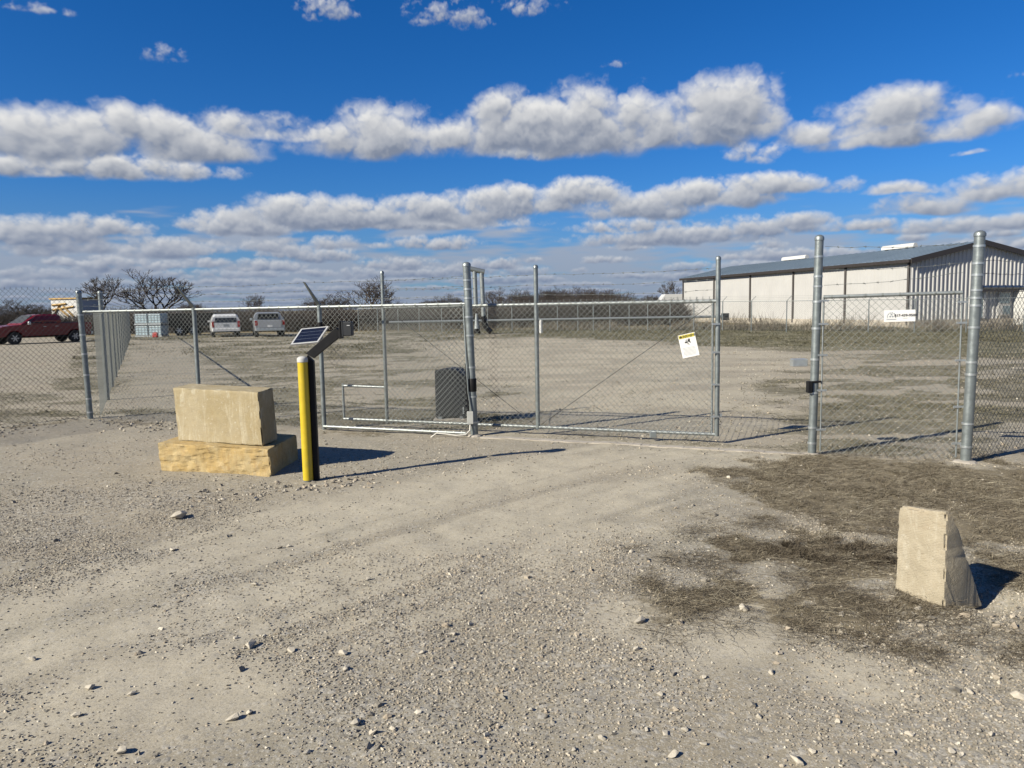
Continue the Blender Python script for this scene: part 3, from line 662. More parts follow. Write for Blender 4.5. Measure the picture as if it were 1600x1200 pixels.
# ------------------------------------------------------------------ fence kit
def link_mesh(p0, p1, z0, z1, r=.0019, w=.078, g0=None):
    # diagonal wires of a chain link fabric between two ground points, clipped to the panel, in two crossing layers
    p0 = Vector((p0[0], p0[1], 0)); p1 = Vector((p1[0], p1[1], 0)); Ln = (p1-p0).length; d = (p1-p0)/Ln; nrm = Vector((-d.y, d.x, 0)); H = z1-z0
    segs = []
    for sgn in (1, -1):
        k = int(-H/w)-1
        while True:
            s0 = k*w if sgn == 1 else k*w+H          # wire starts at (s0, 0) and climbs at 45 degrees
            e0 = s0+H*sgn
            a, b = min(s0, e0), max(s0, e0)
            if a > Ln: break
            k += 1
            ta, tb = 0.0, 1.0                        # clip to 0..Ln
            for lim in (0, Ln):
                t = (lim-s0)/(e0-s0)
                if sgn == 1:
                    if lim == 0: ta = max(ta, t)
                    else: tb = min(tb, t)
                else:
                    if lim == 0: tb = min(tb, t)
                    else: ta = max(ta, t)
            if tb-ta < .01: continue
            for t0, t1 in ((ta, (ta+tb)/2), ((ta+tb)/2, tb)): segs.append((s0+(e0-s0)*t0, t0*H, s0+(e0-s0)*t1, t1*H, sgn))
    # twisted ends standing above the top edge
    k = 0
    while k*w < Ln:
        segs.append((k*w, H-.004, k*w+.012, H+.028, 1)); segs.append((k*w+.014, H-.004, k*w+.002, H+.028, -1)); k += 1
    S = np.array(segs); off = S[:, 4]*.0022
    dn = np.array(d); nn = np.array(nrm); o = np.array(p0)
    a = o+S[:, 0:1]*dn+off[:, None]*nn+np.stack([0*off, 0*off, z0+S[:, 1]], -1)
    b = o+S[:, 2:3]*dn+off[:, None]*nn+np.stack([0*off, 0*off, z0+S[:, 3]], -1)
    t = b-a; t /= np.linalg.norm(t, axis=1)[:, None]; q = np.cross(t, nn); q /= np.linalg.norm(q, axis=1)[:, None]
    vs = []
    for e in (a, b):
        for th in (0, 2*math.pi/3, 4*math.pi/3): vs.append(e+(nn*math.cos(th)+q*math.sin(th))*r)
    vv = np.stack(vs, 1).reshape(-1, 3); base = np.arange(len(S))[:, None]*6
    f = np.concatenate([base+np.array([[j, (j+1) % 3, 3+(j+1) % 3, 3+j]]) for j in range(3)], 0)
    return vv, f
def fabric(parent, p0, p1, z0, z1, m=None, r=.0022, w=.078):
    v, f = link_mesh(p0, p1, z0, z1, r, w); return npmesh('chain_link_mesh', v, f, m or WIRE, parent)
def post(parent, x, y, r, top, bands=(), cap=True, z0=-.25, name='post', lean=(0, 0)):
    g = gz1(x, y); o = MB().tube([(x, y, g+z0), (x+lean[0], y+lean[1], top)], r, 16).build(name, GALV, parent, smooth=True)
    if cap: MB().lathe((x+lean[0], y+lean[1], top-.03), [(r*1.12, 0), (r*1.12, .03), (r*.9, .048), (r*.45, .06), (.001, .063)], 16).build('post_cap', GALV, o, smooth=True)
    for z in bands:
        f = (z-g)/(top-g); MB().lathe((x+lean[0]*f, y+lean[1]*f, z), [(r*1.0, -.012), (r*1.10, -.011), (r*1.10, .011), (r*1.0, .012)], 16).build('tension_band', BAND, o, smooth=True)
    return o
def rail(parent, a, b, r=.021, name='rail', m=None, n=10): return MB().tube([a, b], r, n).build(name, m or RAIL, parent, smooth=True)
def ties(parent, a, b, r, step=.30, name='wire_tie'):
    a = Vector(a); b = Vector(b); n = int((b-a).length/step); mb = MB(); d = (b-a).normalized()
    for i in range(n):
        c = a+(b-a)*((i+.5)/n); mb.tube([c-d*.010, c+d*.010], r*1.22, 6)
    o = mb.build(name, WIRE, parent); o['kind'] = 'stuff'; return o
def barbed(parent, a, b, sag=.02, r=.0019, step=.13, jit=.006):
    a = Vector(a); b = Vector(b); Ln = (b-a).length; n = max(2, int(Ln/step)); pts = []
    for i in range(n+1):
        t = i/n; p = a.lerp(b, t); p.z += -sag*4*t*(1-t)+random.uniform(-jit, jit)*(0 < i < n); pts.append(p)
    mb = MB().tube(pts, r, 4)
    d = (b-a).normalized()
    for p in pts[1:-1]:
        for k in range(2):
            v = Vector((random.uniform(-1, 1), random.uniform(-1, 1), random.uniform(-1, 1))).normalized()*.018
            mb.tube([p-v+d*.006*k, p+v+d*.006*k], .0017, 3)
        mb.tube([p-d*.012, p+d*.012], .0042, 4)
    return mb.build('barbed_wire_strand', WIRE, parent)
def lerp2(a, b, t): return (a[0]+(b[0]-a[0])*t, a[1]+(b[1]-a[1])*t)
FD1 = ((B0[0]-A0[0])/4.285, (B0[1]-A0[1])/4.285)
out_n = Vector((-.36, -.93, 0)).normalized()

# front fence left of the gate
fl = thing('chain_link_fence', 'front chain link fence with two slanted arms, left of the gate behind the stone blocks', 'fence', (*L0, 0))
c1 = hit(148, 600, L0, (A0[0]-L0[0], A0[1]-L0[1])); s_ = [L0, lerp2(L0, A0, .345), None, A0]
h5 = hit(507, 672, L0, (A0[0]-L0[0], A0[1]-L0[1])); s_[2] = (h5.x, h5.y); h3 = hit(310, 600, L0, (A0[0]-L0[0], A0[1]-L0[1])); s_[1] = (h3.x, h3.y)
RT_Z = 1.80
for i in (1, 2):
    q = s_[i]; o = post(fl, q[0], q[1], .033, RT_Z+.02, (), False)
    n_ = out_n*.30; tip = Vector((q[0], q[1], RT_Z+.02))+n_+Vector((-.02, 0, .33))
    arm = MB().prism([Vector((q[0]-.02, q[1], RT_Z+.0)), Vector((q[0]+.045, q[1], RT_Z+.0)), tip+Vector((.012, 0, 0)), tip+Vector((-.02, 0, .012))], (.004, .02, 0)).build('barbed_wire_arm', CHAR if False else GALV, o)
    MB().lathe((q[0], q[1], RT_Z-.03), [(.037, 0), (.038, .05), (.02, .07)], 12).build('post_cap', GALV, o, smooth=True)
rail(fl, (L0[0], L0[1], RT_Z), (A0[0]-.06, A0[1]+.025, RT_Z+.005), .0215)
ties(fl, (L0[0], L0[1], RT_Z), (A0[0]-.06, A0[1]+.025, RT_Z+.005), .0215, .17)
for i in range(3):
    q0, q1 = s_[i], s_[i+1]
    if i == 2: q1 = (A0[0]-.10, A0[1]+.04)
    fabric(fl, q0, q1, .03, RT_Z-.005)
rail(fl, (s_[2][0], s_[2][1]-.03, .055), (A0[0]-.12, A0[1]+.01, .045), .021)
ties(fl, (s_[2][0], s_[2][1]-.03, .055), (A0[0]-.12, A0[1]+.01, .045), .021, .12)
for k in range(3):
    arms = [Vector((q[0], q[1], RT_Z+.02))+out_n*.30*(k+1)/3+Vector((0, 0, .33*(k+1)/3)) for q in s_[1:3]]
    st = Vector((L0[0], L0[1], RT_Z+.09+.11*k)); en = Vector((A0[0], A0[1], RT_Z+.12+.13*k))
    barbed(fl, st, arms[0]); barbed(fl, arms[0], arms[1]); barbed(fl, arms[1], en)
# the terminal post at the left corner, near and far
cl_ = thing('corner_post', 'galvanised corner post at the left end of the front fence', 'fence post', (*L0, 0))
o = post(cl_, L0[0], L0[1], .044, 2.13, (.12, .35, .75, 1.1, 1.42, 1.75), lean=(-.05, 0)); 
# side fence receding from the corner
SF0 = (L0[0]+.10, L0[1]+.12); sf_end = P(204, 531.5)
sf = thing('side_fence', 'chain link side fence with barbed wire running away from the left corner', 'fence', (*SF0, 0))
bases = [(150,632)]; dd_ = Vector((sf_end[0]-SF0[0], sf_end[1]-SF0[1])); nb = int(dd_.length/3.05)
for i in range(nb+1):
    q = lerp2(SF0, sf_end, i/nb)
    if i == 0: continue
    post(sf, q[0], q[1], .03 if i != 1 else .044, 1.84 if i != 1 else 2.2, (), True)
rail(sf, (*SF0, 1.80), (*sf_end, 1.80+.1), .0215); 
for i in range(nb):
    q0, q1 = lerp2(SF0, sf_end, i/nb), lerp2(SF0, sf_end, (i+1)/nb); fabric(sf, q0, q1, .03, 1.8, r=.0012 if i < 4 else .0020, w=.078 if i < 4 else .156)
for k in range(3): barbed(sf, (*SF0, 1.92+.1*k), (*sf_end, 1.98+.1*k), step=.4)
# taller fence towards the camera on the far left
TL1 = P(-40, 679); TL1 = (TL1[0]+(TL1[0]-L0[0])*2.2, TL1[1]+(TL1[1]-L0[1])*2.2)
tf = thing('tall_fence', 'taller dark wired chain link fence at the left edge in front of the red pickup', 'fence', (*TL1, 0))
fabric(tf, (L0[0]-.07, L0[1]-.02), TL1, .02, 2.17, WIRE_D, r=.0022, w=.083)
post(tf, TL1[0], TL1[1], .033, 2.2)
rail(tf, (L0[0]-.07, L0[1]-.02, .05), (*TL1, .05), .003, 'tension_wire', WIRE, 5)
tp = MB().box((L0[0]-.045, L0[1]-.03, 1.1), (.012, .004, 2.1)).build('tension_bar', WIRE, tf)

# ------------------------------------------------------------------ gate
gp = post(None, A0[0], A0[1], .0525, 2.33, (.20, .55, .95, 1.38, 1.63, 1.88, 2.0, 2.12), lean=(-.06, 0), name='gate_post')
tag(gp, 'thick galvanised gate post with a black band, left of the sliding gate', 'gate post')
MB().lathe((A0[0]-.02, A0[1], .72), [(.054, -.10), (.058, -.09), (.058, .07), (.054, .08)], 20).build('black_band', BLACK, gp, smooth=True)
MB().box((A0[0]-.055, A0[1]-.06, .27), (.085, .05, .17)).build('junction_box', BOXG, gp, bevel=.004)
MB().tube([(A0[0]-.035, A0[1]-.062, .36), (A0[0]-.075, A0[1]-.06, .62), (A0[0]-.085, A0[1]-.06, .9), (A0[0]-.10, A0[1]-.02, 1.30), (A0[0]-.115, A0[1], 1.78)], .011, 8).build('conduit', GALV, gp, smooth=True)
MB().tube([(A0[0]-.075, A0[1]-.062, .36), (A0[0]-.095, A0[1]-.06, .6), (A0[0]-.10, A0[1]-.05, 1.0)], .008, 8).build('conduit', BLACK, gp, smooth=True)
MB().tube([(A0[0]-.055, A0[1]-.065, .19), (A0[0]-.06, A0[1]-.08, .10), (A0[0]-.12, A0[1]-.11, .045), (A0[0]-.25, A0[1]-.10, .035), (A0[0]-.40, A0[1]-.05, .05), (A0[0]-.52, A0[1]-.03, .06), (A0[0]-.60, A0[1]-.03, .0), (A0[0]-.62, A0[1]-.03, -.1)], .011, 8).build('conduit', CREAM, gp, smooth=True)

GO = Vector((.392, .92, 0)); G0 = (A0[0]+GO.x*.30, A0[1]+GO.y*.30); GD = (.932, -.362)
lead = hit(1120, 600, G0, GD); tail = hit(534, 600, G0, GD)
def gpt(px, py): return hit(px, py, G0, GD)
gate = thing('sliding_gate', 'wide galvanised chain link sliding gate with barbed wire on top across the drive', 'gate', (lead.x, lead.y, 0))
pa, pb = gpt(601, 655), gpt(1118, 681); zb = .5*(pa.z+pb.z); ta_, tb_ = gpt(606, 481), gpt(1118, 469.5); zt = .5*(ta_.z+tb_.z)
print('gate', pa, pb, ta_, tb_)
def gx(px): q = hit(px, 560, G0, GD); return (q.x, q.y)
x600, x838, x1120, x534 = gx(601.5), gx(839), gx(1121), gx(534)
rail(gate, (*x534, zb), (*x1120, zb), .0215, 'bottom_rail'); ties(gate, (*x600, zb), (*x1120, zb), .0215, .16)
rail(gate, (*x600, zt), (*x1120, zt), .024, 'top_rail'); ties(gate, (*x600, zt), (*x1120, zt), .024, .16)
for q, r in ((x600, .026), (x838, .030), (x1120, .030)):
    tz = 2.30 if q is x1120 else 2.28
    o = MB().tube([(*q, zb-.02), (*q, tz)], r, 14).build('upright', GALV, gate, smooth=True)
    MB().lathe((q[0], q[1], tz-.02), [(r*1.14, 0), (r*1.14, .028), (r*.7, .045), (.001, .05)], 14).build('upright_cap', GALV, o, smooth=True)
zc = gpt(560, 603).z
rail(gate, (*x534, zc), (*x600, zc-.01), .018, 'tail_rail'); MB().tube([(*x534, zb), (*x534, zc+.03)], .018, 10).build('tail_upright', RAIL, gate, smooth=True)
xin = gx(1113); xs1 = (x600[0]+.03, x600[1]-.012)
off = Vector((-.392, -.92, 0))*.027
for a, b in ((x600, x838), (x838, xin)): fabric(gate, (a[0]+off.x, a[1]+off.y), (b[0]+off.x, b[1]+off.y), zb-.05, zt+.03)
MB().tube([(*xin, zb), (*xin, zt)], .014, 8).build('tension_bar', RAIL, gate, smooth=True)
for z in (.35, .75, 1.15, 1.5): MB().box((x1120[0]-.03, x1120[1]-.035, z), (.10, .012, .022)).build('tension_band', BAND, gate)
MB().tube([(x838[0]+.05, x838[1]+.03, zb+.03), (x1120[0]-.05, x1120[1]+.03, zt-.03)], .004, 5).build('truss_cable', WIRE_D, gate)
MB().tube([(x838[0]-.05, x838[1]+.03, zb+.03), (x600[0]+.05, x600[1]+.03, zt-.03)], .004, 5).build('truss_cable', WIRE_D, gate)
for k, z in enumerate((1.90, 2.03, 2.17)):
    barbed(gate, (*x600, z), (*x838, z+.01), .015); barbed(gate, (*x838, z+.01), (*x1120, z+.02), .025)
wheel = gx(1020); MB().box((wheel[0], wheel[1]-.02, zb-.035), (.085, .05, .075)).build('guide_bracket', RAIL, gate, bevel=.006)
latch = MB().box((x1120[0]+.045, x1120[1], zb+.24), (.03, .03, .035)).build('latch_pin', BAND, gate)
for dx_, mm in ((-.02, GALV), (.16, GALV)):
    pass
# warning sign wired to the gate
def text_mesh(s, size, name='lettering', extrude=.0012):
    cu = bpy.data.curves.new('tmp', 'FONT'); cu.body = s; cu.size = size; cu.extrude = extrude; cu.offset = size*.03; cu.align_x = 'CENTER'; cu.align_y = 'CENTER'; cu.resolution_u = 3
    ob = bpy.data.objects.new('tmp', cu); COL.objects.link(ob); dg = bpy.context.evaluated_depsgraph_get(); me = bpy.data.meshes.new_from_object(ob.evaluated_get(dg)); me.name = name
    bpy.data.objects.remove(ob); bpy.data.curves.remove(cu); return me
def on_sign(me, mat_, M, parent, name='lettering', label=None):
    me.transform(M); me.materials.clear(); me.materials.append(mat_); o = bpy.data.objects.new(name, me); COL.objects.link(o); link_to(o, parent)
    if label: o['label'] = label
    return o
def sign_frame(c, right, up):              # matrix: sign x = right, y = up, z towards the viewer
    right = right.normalized(); up = (up-right*up.dot(right)).normalized(); n = right.cross(up); M = Matrix((( right.x, up.x, n.x, c.x), (right.y, up.y, n.y, c.y), (right.z, up.z, n.z, c.z), (0, 0, 0, 1))); return M
G1 = (G0[0]+off.x*1.6, G0[1]+off.y*1.6)
cs = [hit(px, py, G1, GD) for px, py in ((1059,524.5),(1085,518.5),(1093,555),(1067,560))]
ctr = (cs[0]+cs[1]+cs[2]+cs[3])/4; rt = cs[1]-cs[0]; up = cs[0]-cs[3]; wS = rt.length; hS = up.length; M = sign_frame(ctr, rt, up)
MB_ = MB().box((0, 0, 0), (wS, hS, .004)); ws = MB_.build('warning_sign', SIGNW); ws.matrix_world = M
tag(ws, 'tilted white warning sign with a yellow header wired to the gate', 'sign')
def quad(x0, y0, x1, y1, mt, nm, z=.0032, th=.001):
    o = MB().box(((x0+x1)/2, (y0+y1)/2, z), (x1-x0, y1-y0, th)).build(nm, mt); o.data.transform(M); link_to(o, par); return o
par = ws; hw, hh = wS/2, hS/2
# child meshes are built in world space
quad(-hw*.94, hh*.66, hw*.94, hh*.95, SIGNY, 'yellow_header')
on_sign(text_mesh('WARNING', hS*.165), INK, M @ Matrix.Translation((wS*.09, hh*.80, .0052)), ws, label='black WARNING lettering')
tri = MB().prism([(-hw*.86, hh*.71, .004), (-hw*.60, hh*.71, .004), (-hw*.73, hh*.90, .004)], (0, 0, .001)).build('warning_triangle', INK); tri.data.transform(M); link_to(tri, ws)
hb = MB()                                   # pictogram: a hand caught between gate edges
hb.prism([(-.004, .012, 0), (.012, .040, 0), (.024, .052, 0), (.034, .040, 0), (.030, .012, 0), (.040, -.010, 0), (.030, -.012, 0), (.016, .004, 0)], (0, 0, .001))
hb.box((-.022, .004, .0005), (.036, .017, .001))
for a_, b_, c_ in ((-.01, .034, 40), (.008, -.026, 105), (-.004, -.014, 70), (-.022, .022, 150)):
    hb.box((a_, b_, .0005), (.005, .005, .001)); Mx = Matrix.Translation((a_, b_, .0015)) @ Matrix.Rotation(R_(c_), 4, 'Z'); hb.box((0, 0, 0), (.026, .005, .001), Mx)
ho = hb.build('pictogram', INK); ho.data.transform(M @ Matrix.Translation((.0, hh*.26, .0042)) @ Matrix.Scale(hS/.31, 4)); link_to(ho, ws)
lines = MB()
for i in range(7):
    y_ = hh*(-.18-.105*i); lines.box(((-.05 if i == 0 else .0)*hw, y_, .003), (wS*(.62 if i in (2, 6) else .76), hS*.014, .0008))
lo = lines.build('fine_print', INKG); lo.data.transform(M); link_to(lo, ws); lo['kind'] = 'stuff'

# ------------------------------------------------------------------ right of the gate
pr = post(None, B0[0], B0[1], .046, 2.46, (.14, .32, .72, 1.10, 1.45, 1.75, 1.92, 2.03, 2.25), name='gate_post', lean=(.035, 0))
tag(pr, 'tall galvanised latch post right of the gate opening with a small black lock box', 'gate post')
MB().box((B0[0]-.055, B0[1]-.03, .79), (.05, .07, .13)).build('lock_box', BLACK, pr, bevel=.004)
MB().tube([(B0[0]-.07, B0[1]-.045, .845), (B0[0]+.07, B0[1]-.045, .85)], .012, 8).build('lock_clamp', BLACK, pr)
MB().box((B0[0]-.13, B0[1]+.10, 1.06), (.17, .10, .085)).build('gate_catch', BAND, pr, bevel=.004)
p2 = post(None, R0[0], R0[1], .053, 2.43, (.17, .42, .95, 1.08, 1.45, 1.68, 1.76, 1.84, 2.0, 2.12, 2.30), name='corner_post', lean=(.055, 0))
tag(p2, 'thickest galvanised corner post at the right, behind the pale standing stone', 'fence post')
rf = thing('chain_link_fence', 'chain link fence bay right of the latch post, carrying the phone number sign', 'fence', (*B0, 0))
rd = Vector((R0[0]-B0[0], R0[1]-B0[1])).normalized(); q0 = (B0[0]+rd.x*.09, B0[1]+rd.y*.09); q1 = (R0[0]-rd.x*.09, R0[1]-rd.y*.09)
fabric(rf, q0, q1, .03, 1.79)
for q, bs in ((q0, (.30, .75, 1.15, 1.5, 1.76)), (q1, (.20, .60, 1.1, 1.5, 1.72))):
    MB().tube([(*q, .05), (*q, 1.80)], .009, 6).build('tension_bar', RAIL, rf)
    for z in bs: MB().box((q[0], q[1]-.01, z), (.11, .012, .02)).build('tension_band', BAND, rf)
rail(rf, (*q0, 1.80), (*q1, 1.82), .0205, 'top_rail'); ties(rf, (*q0, 1.80), (*q1, 1.82), .0205, .17)
for z0_, z1_ in ((1.93, 2.03), (2.10, 2.13), (2.36, 2.33)): barbed(rf, (*q0, z0_), (*q1, z1_), .02, .0022)
for q_, r_f, par_ in ((A0, .10, gp), (B0, .09, pr), (R0, .12, p2)):
    g_ = gz1(*q_); MB().lathe((q_[0], q_[1], g_-.05), [(r_f*1.15, 0), (r_f*1.05, .05), (r_f*.85, .07), (r_f*.5, .078)], 11).build('concrete_footing', CONC, par_)
# phone sign
rn = Vector((rd.y, -rd.x, 0)); S1 = (B0[0]+rn.x*.03, B0[1]+rn.y*.03)
cs = [hit(px, py, S1, rd) for px, py in ((1381,485),(1430,483.6),(1431,502),(1381,503))]
ctr = sum(cs, Vector())/4; rt = cs[1]-cs[0]; up = cs[0]-cs[3]; wS, hS = rt.length, up.length; M = sign_frame(ctr, rt, up)
ps = MB().box((0, 0, 0), (wS, hS, .004)).build('phone_sign', SIGNW); ps.matrix_world = M; par = ps
tag(ps, 'white sign with a blue grey emblem and phone number on the fence', 'sign')
on_sign(text_mesh('817-439-9500', hS*.31), INK, M @ Matrix.Translation((wS*.19, hS*.02, .0036)), ps, label='dark phone number 817-439-9500')
lg = MB()
for k in range(22):
    a_ = R_(-20+k*10); a2 = R_(-20+(k+1)*10); c = Vector((-wS*.26, -hS*.05, .0028)); r0_, r1_ = hS*.27, hS*.38
    if k % 3 == 2: continue
    lg.prism([c+Vector((math.cos(a_)*r0_, math.sin(a_)*r0_, 0)), c+Vector((math.cos(a2)*r0_, math.sin(a2)*r0_, 0)), c+Vector((math.cos(a2)*r1_, math.sin(a2)*r1_, 0)), c+Vector((math.cos(a_)*r1_, math.sin(a_)*r1_, 0))], (0, 0, .001))
for dx_, dy_ in ((0, .13), (-.10, -.04), (.10, -.04)):
    c = Vector((-wS*.26+dx_*hS, -hS*.0+dy_*hS-.01*hS, .0028)); lg.prism([c+Vector((math.cos(t*math.pi/4)*hS*.085, math.sin(t*math.pi/4)*hS*.085, 0)) for t in range(8)], (0, 0, .001))
for k in range(9): lg.box((-wS*.26+(k-4)*wS*.036, -hS*.30, .003), (wS*.026, hS*.11, .001))
lo = lg.build('emblem', INKG); lo.data.transform(M); link_to(lo, ps)
quad(wS*.10, -hS*.24, wS*.26, -hS*.205, INKG, 'fine_print', .0028)
# fence carrying on to the right of the corner post
RE = P(1600, 702); rv_ = Vector((RE[0]-R0[0], RE[1]-R0[1])).normalized(); RE = (R0[0]+rv_.x*9.2, R0[1]+rv_.y*9.2)
r2 = thing('chain_link_fence', 'chain link fence leaving the right corner post towards the right edge of the picture', 'fence', (*R0, 0))
qs = [lerp2(R0, RE, t) for t in (.012, 1/3, 2/3, 1)]
for a, b in zip(qs[:-1], qs[1:]): fabric(r2, a, b, .03, 1.87, WIRE)
for q in qs[1:]: post(r2, q[0], q[1], .03, 1.92)
rail(r2, (*qs[0], 1.87), (*qs[-1], 1.87), .0205, 'top_rail', RAIL); ties(r2, (*qs[0], 1.87), (*qs[-1], 1.87), .0205, .15)
for z in (2.02, 2.16): barbed(r2, (*R0, z), (*RE, z), .02)
# concrete strip under the gate
a = P(752, 684.5); b = P(1268, 711); mb = MB(); n = 40; d = Vector((b[0]-a[0], b[1]-a[1])).normalized(); nn = Vector((-d.y, d.x))
pts = []
for i in range(n+1):
    t = i/n; q = lerp2(a, b, t); j = random.uniform(-.012, .012); pts.append((q[0]-nn.x*(.05+j), q[1]-nn.y*(.05+j), q[0]+nn.x*(.07), q[1]+nn.y*(.07)))
for i in range(n):
    p_, q_ = pts[i], pts[i+1]; zt_ = max(gz1(p_[0], p_[1]), gz1(q_[0], q_[1]))+.012
    mb.hexa([(p_[0], p_[1], -.1), (q_[0], q_[1], -.1), (q_[2], q_[3], -.1), (p_[2], p_[3], -.1), (p_[0], p_[1], zt_), (q_[0], q_[1], zt_), (q_[2], q_[3], zt_), (p_[2], p_[3], zt_)])
tag(mb.build('concrete_threshold', CONC), kind='structure')

# gate opener on its pad
ob_c = P(705, 664); ob = thing('gate_opener', 'charcoal plastic gate opener cabinet with a sloped top behind the gate on a small pad', 'gate motor', (ob_c[0], ob_c[1], 0))
X0, Y0 = ob_c; prof = [(-.235, .10), (-.235, .83), (-.06, .855), (.08, .84), (.25, .72), (.25, .10)]
MB().prism([(X0+x_, Y0, z_) for x_, z_ in prof], (.10, .34, 0)).build('cabinet', CHAR, ob, bevel=.02)
MB().prism([(X0+x_*.86+.005, Y0-.012, .13+(z_-.10)*.50) for x_, z_ in prof], (.003, .012, 0)).build('front_cover', CHAR, ob, bevel=.004)
MB().box((X0+.05, Y0+.17, .05), (.62, .48, .10)).build('concrete_pad', CONC, ob, bevel=.01)
for dx_ in (-.16, .16): MB().box((X0+dx_, Y0-.03, .115), (.05, .06, .03)).build('mounting_foot', BAND, ob)
MB().box((X0+.19, Y0-.018, .22), (.02, .012, .10)).build('release_handle', BAND, ob)

# ------------------------------------------------------------------ yellow post and keypad stand
BB = P(481.7, 752.5); r_ = .051
yb = thing('yellow_bollard', 'yellow sleeved steel bollard with a grey domed cap beside the keypad stand', 'bollard', (BB[0], BB[1], 0))
zt_b = 1.275; lean = (-.004, 0)
sl = MB().tube([(BB[0], BB[1], .02), (BB[0]+lean[0], BB[1], zt_b)], r_, 24).build('yellow_sleeve', YEL, yb, smooth=True)
MB().tube([(BB[0], BB[1], -.2), (BB[0], BB[1], .03)], r_*.93, 20).build('steel_foot', GALV, yb, smooth=True)
MB().lathe((BB[0]+lean[0], BB[1], zt_b-.04), [(r_*1.07, 0), (r_*1.07, .035), (r_*1.0, .042), (r_*.6, .056), (.001, .060)], 24).build('cap', CAPG, yb, smooth=True)
MB().tube([(BB[0]+.0, BB[1]-r_*1.0, .03), (BB[0], BB[1]-r_*1.02, .15)], .012, 8).build('scuffed_patch', BAND, yb) if False else None
PB = (BB[0]+.068, BB[1]+.062); a_ = .032
ks = thing('keypad_stand', 'black square tube gooseneck keypad stand right behind the yellow bollard', 'keypad stand', (PB[0], PB[1], 0))
tx = -.002
MB().hexa([(PB[0]-a_, PB[1]-a_, -.1), (PB[0]+a_, PB[1]-a_, -.1), (PB[0]+a_, PB[1]+a_, -.1), (PB[0]-a_, PB[1]+a_, -.1), (PB[0]-a_+tx, PB[1]-a_, 1.30), (PB[0]+a_+tx, PB[1]-a_, 1.24), (PB[0]+a_+tx, PB[1]+a_, 1.24), (PB[0]-a_+tx, PB[1]+a_, 1.30)]).build('upright', BLACK, ks, bevel=.004)
e0 = Vector((PB[0]+tx, PB[1], 1.29)); e1 = V(531, 517, PB[1]+.02); d = (e1-e0); d.y = 0; d.normalize(); nrm = Vector((-d.z, 0, d.x))
hw_ = .050; e0a = e0-d*.015
MB().prism([e0a+nrm*hw_+Vector((0,-a_,0)), e1+nrm*hw_+Vector((0,-a_,0)), e1-nrm*hw_+Vector((0,-a_,0)), e0a-nrm*hw_*.8+d*.03+Vector((0,-a_,0))], (0, 2*a_, 0)).build('arm', BLACK, ks, bevel=.004)
MB().box((e1.x+.012, e1.y, e1.z+.012), (.022, .13, .18)).build('mounting_plate', BLACK, ks, bevel=.003)
hd = MB().box((e1.x+.082, e1.y, e1.z+.020), (.100, .115, .145)).build('keypad_housing', CHAR, ks, bevel=.008)
MB().box((e1.x+.036, e1.y, e1.z+.020), (.014, .120, .155)).build('housing_rim', BOXG if False else CHAR, hd)
MB().box((e1.x+.10, e1.y-.0595, e1.z+.055), (.03, .003, .008)).build('lock_slot', ALU, hd)
# solar panel carried on the second fence post
Yp = s_[2][1]
c4 = [V(470.5, 513.5, Yp-.12), V(513.5, 509.5, Yp-.10), V(496.5, 534.5, Yp-.36), V(453.5, 538.5, Yp-.38)]
n_ = (c4[1]-c4[0]).cross(c4[3]-c4[0]).normalized(); n_ = n_ if n_.z > 0 else -n_
sp_ = thing('solar_panel', 'small white framed solar panel clamped to the fence post behind the keypad stand', 'solar panel', tuple((c4[0]+c4[2])/2))
def inset(cs, k): c = sum(cs, Vector())/4; return [c+(q-c)*k for q in cs]
MB().hexa([q-n_*.02 for q in c4]+[q for q in c4]).build('frame', ALU, sp_)
ce = inset(c4, .86)
MB().hexa([q for q in ce]+[q+n_*.003 for q in ce]).build('backing_sheet', mat('white_backing', (.22,.25,.31), .3), sp_)
for k in range(4):
    t0, t1 = k/4+.012, (k+1)/4-.012; a1, a2, b1, b2 = ce[0].lerp(ce[3], t0), ce[1].lerp(ce[2], t0), ce[1].lerp(ce[2], t1), ce[0].lerp(ce[3], t1)
    q4 = [a1, a2, b1, b2]; MB().hexa([q+n_*.003 for q in q4]+[q+n_*.006 for q in q4]).build('cell_strip', CELL, sp_)
cc_ = sum(c4, Vector())/4
MB().tube([cc_-n_*.02, (s_[2][0], Yp-.03, cc_.z+.02)], .014, 8).build('bracket', BLACK, sp_)
MB().lathe((s_[2][0], s_[2][1], cc_.z+.13), [(.036, -.05), (.040, -.04), (.040, .04), (.036, .05)], 12).build('clamp', BLACK, sp_)

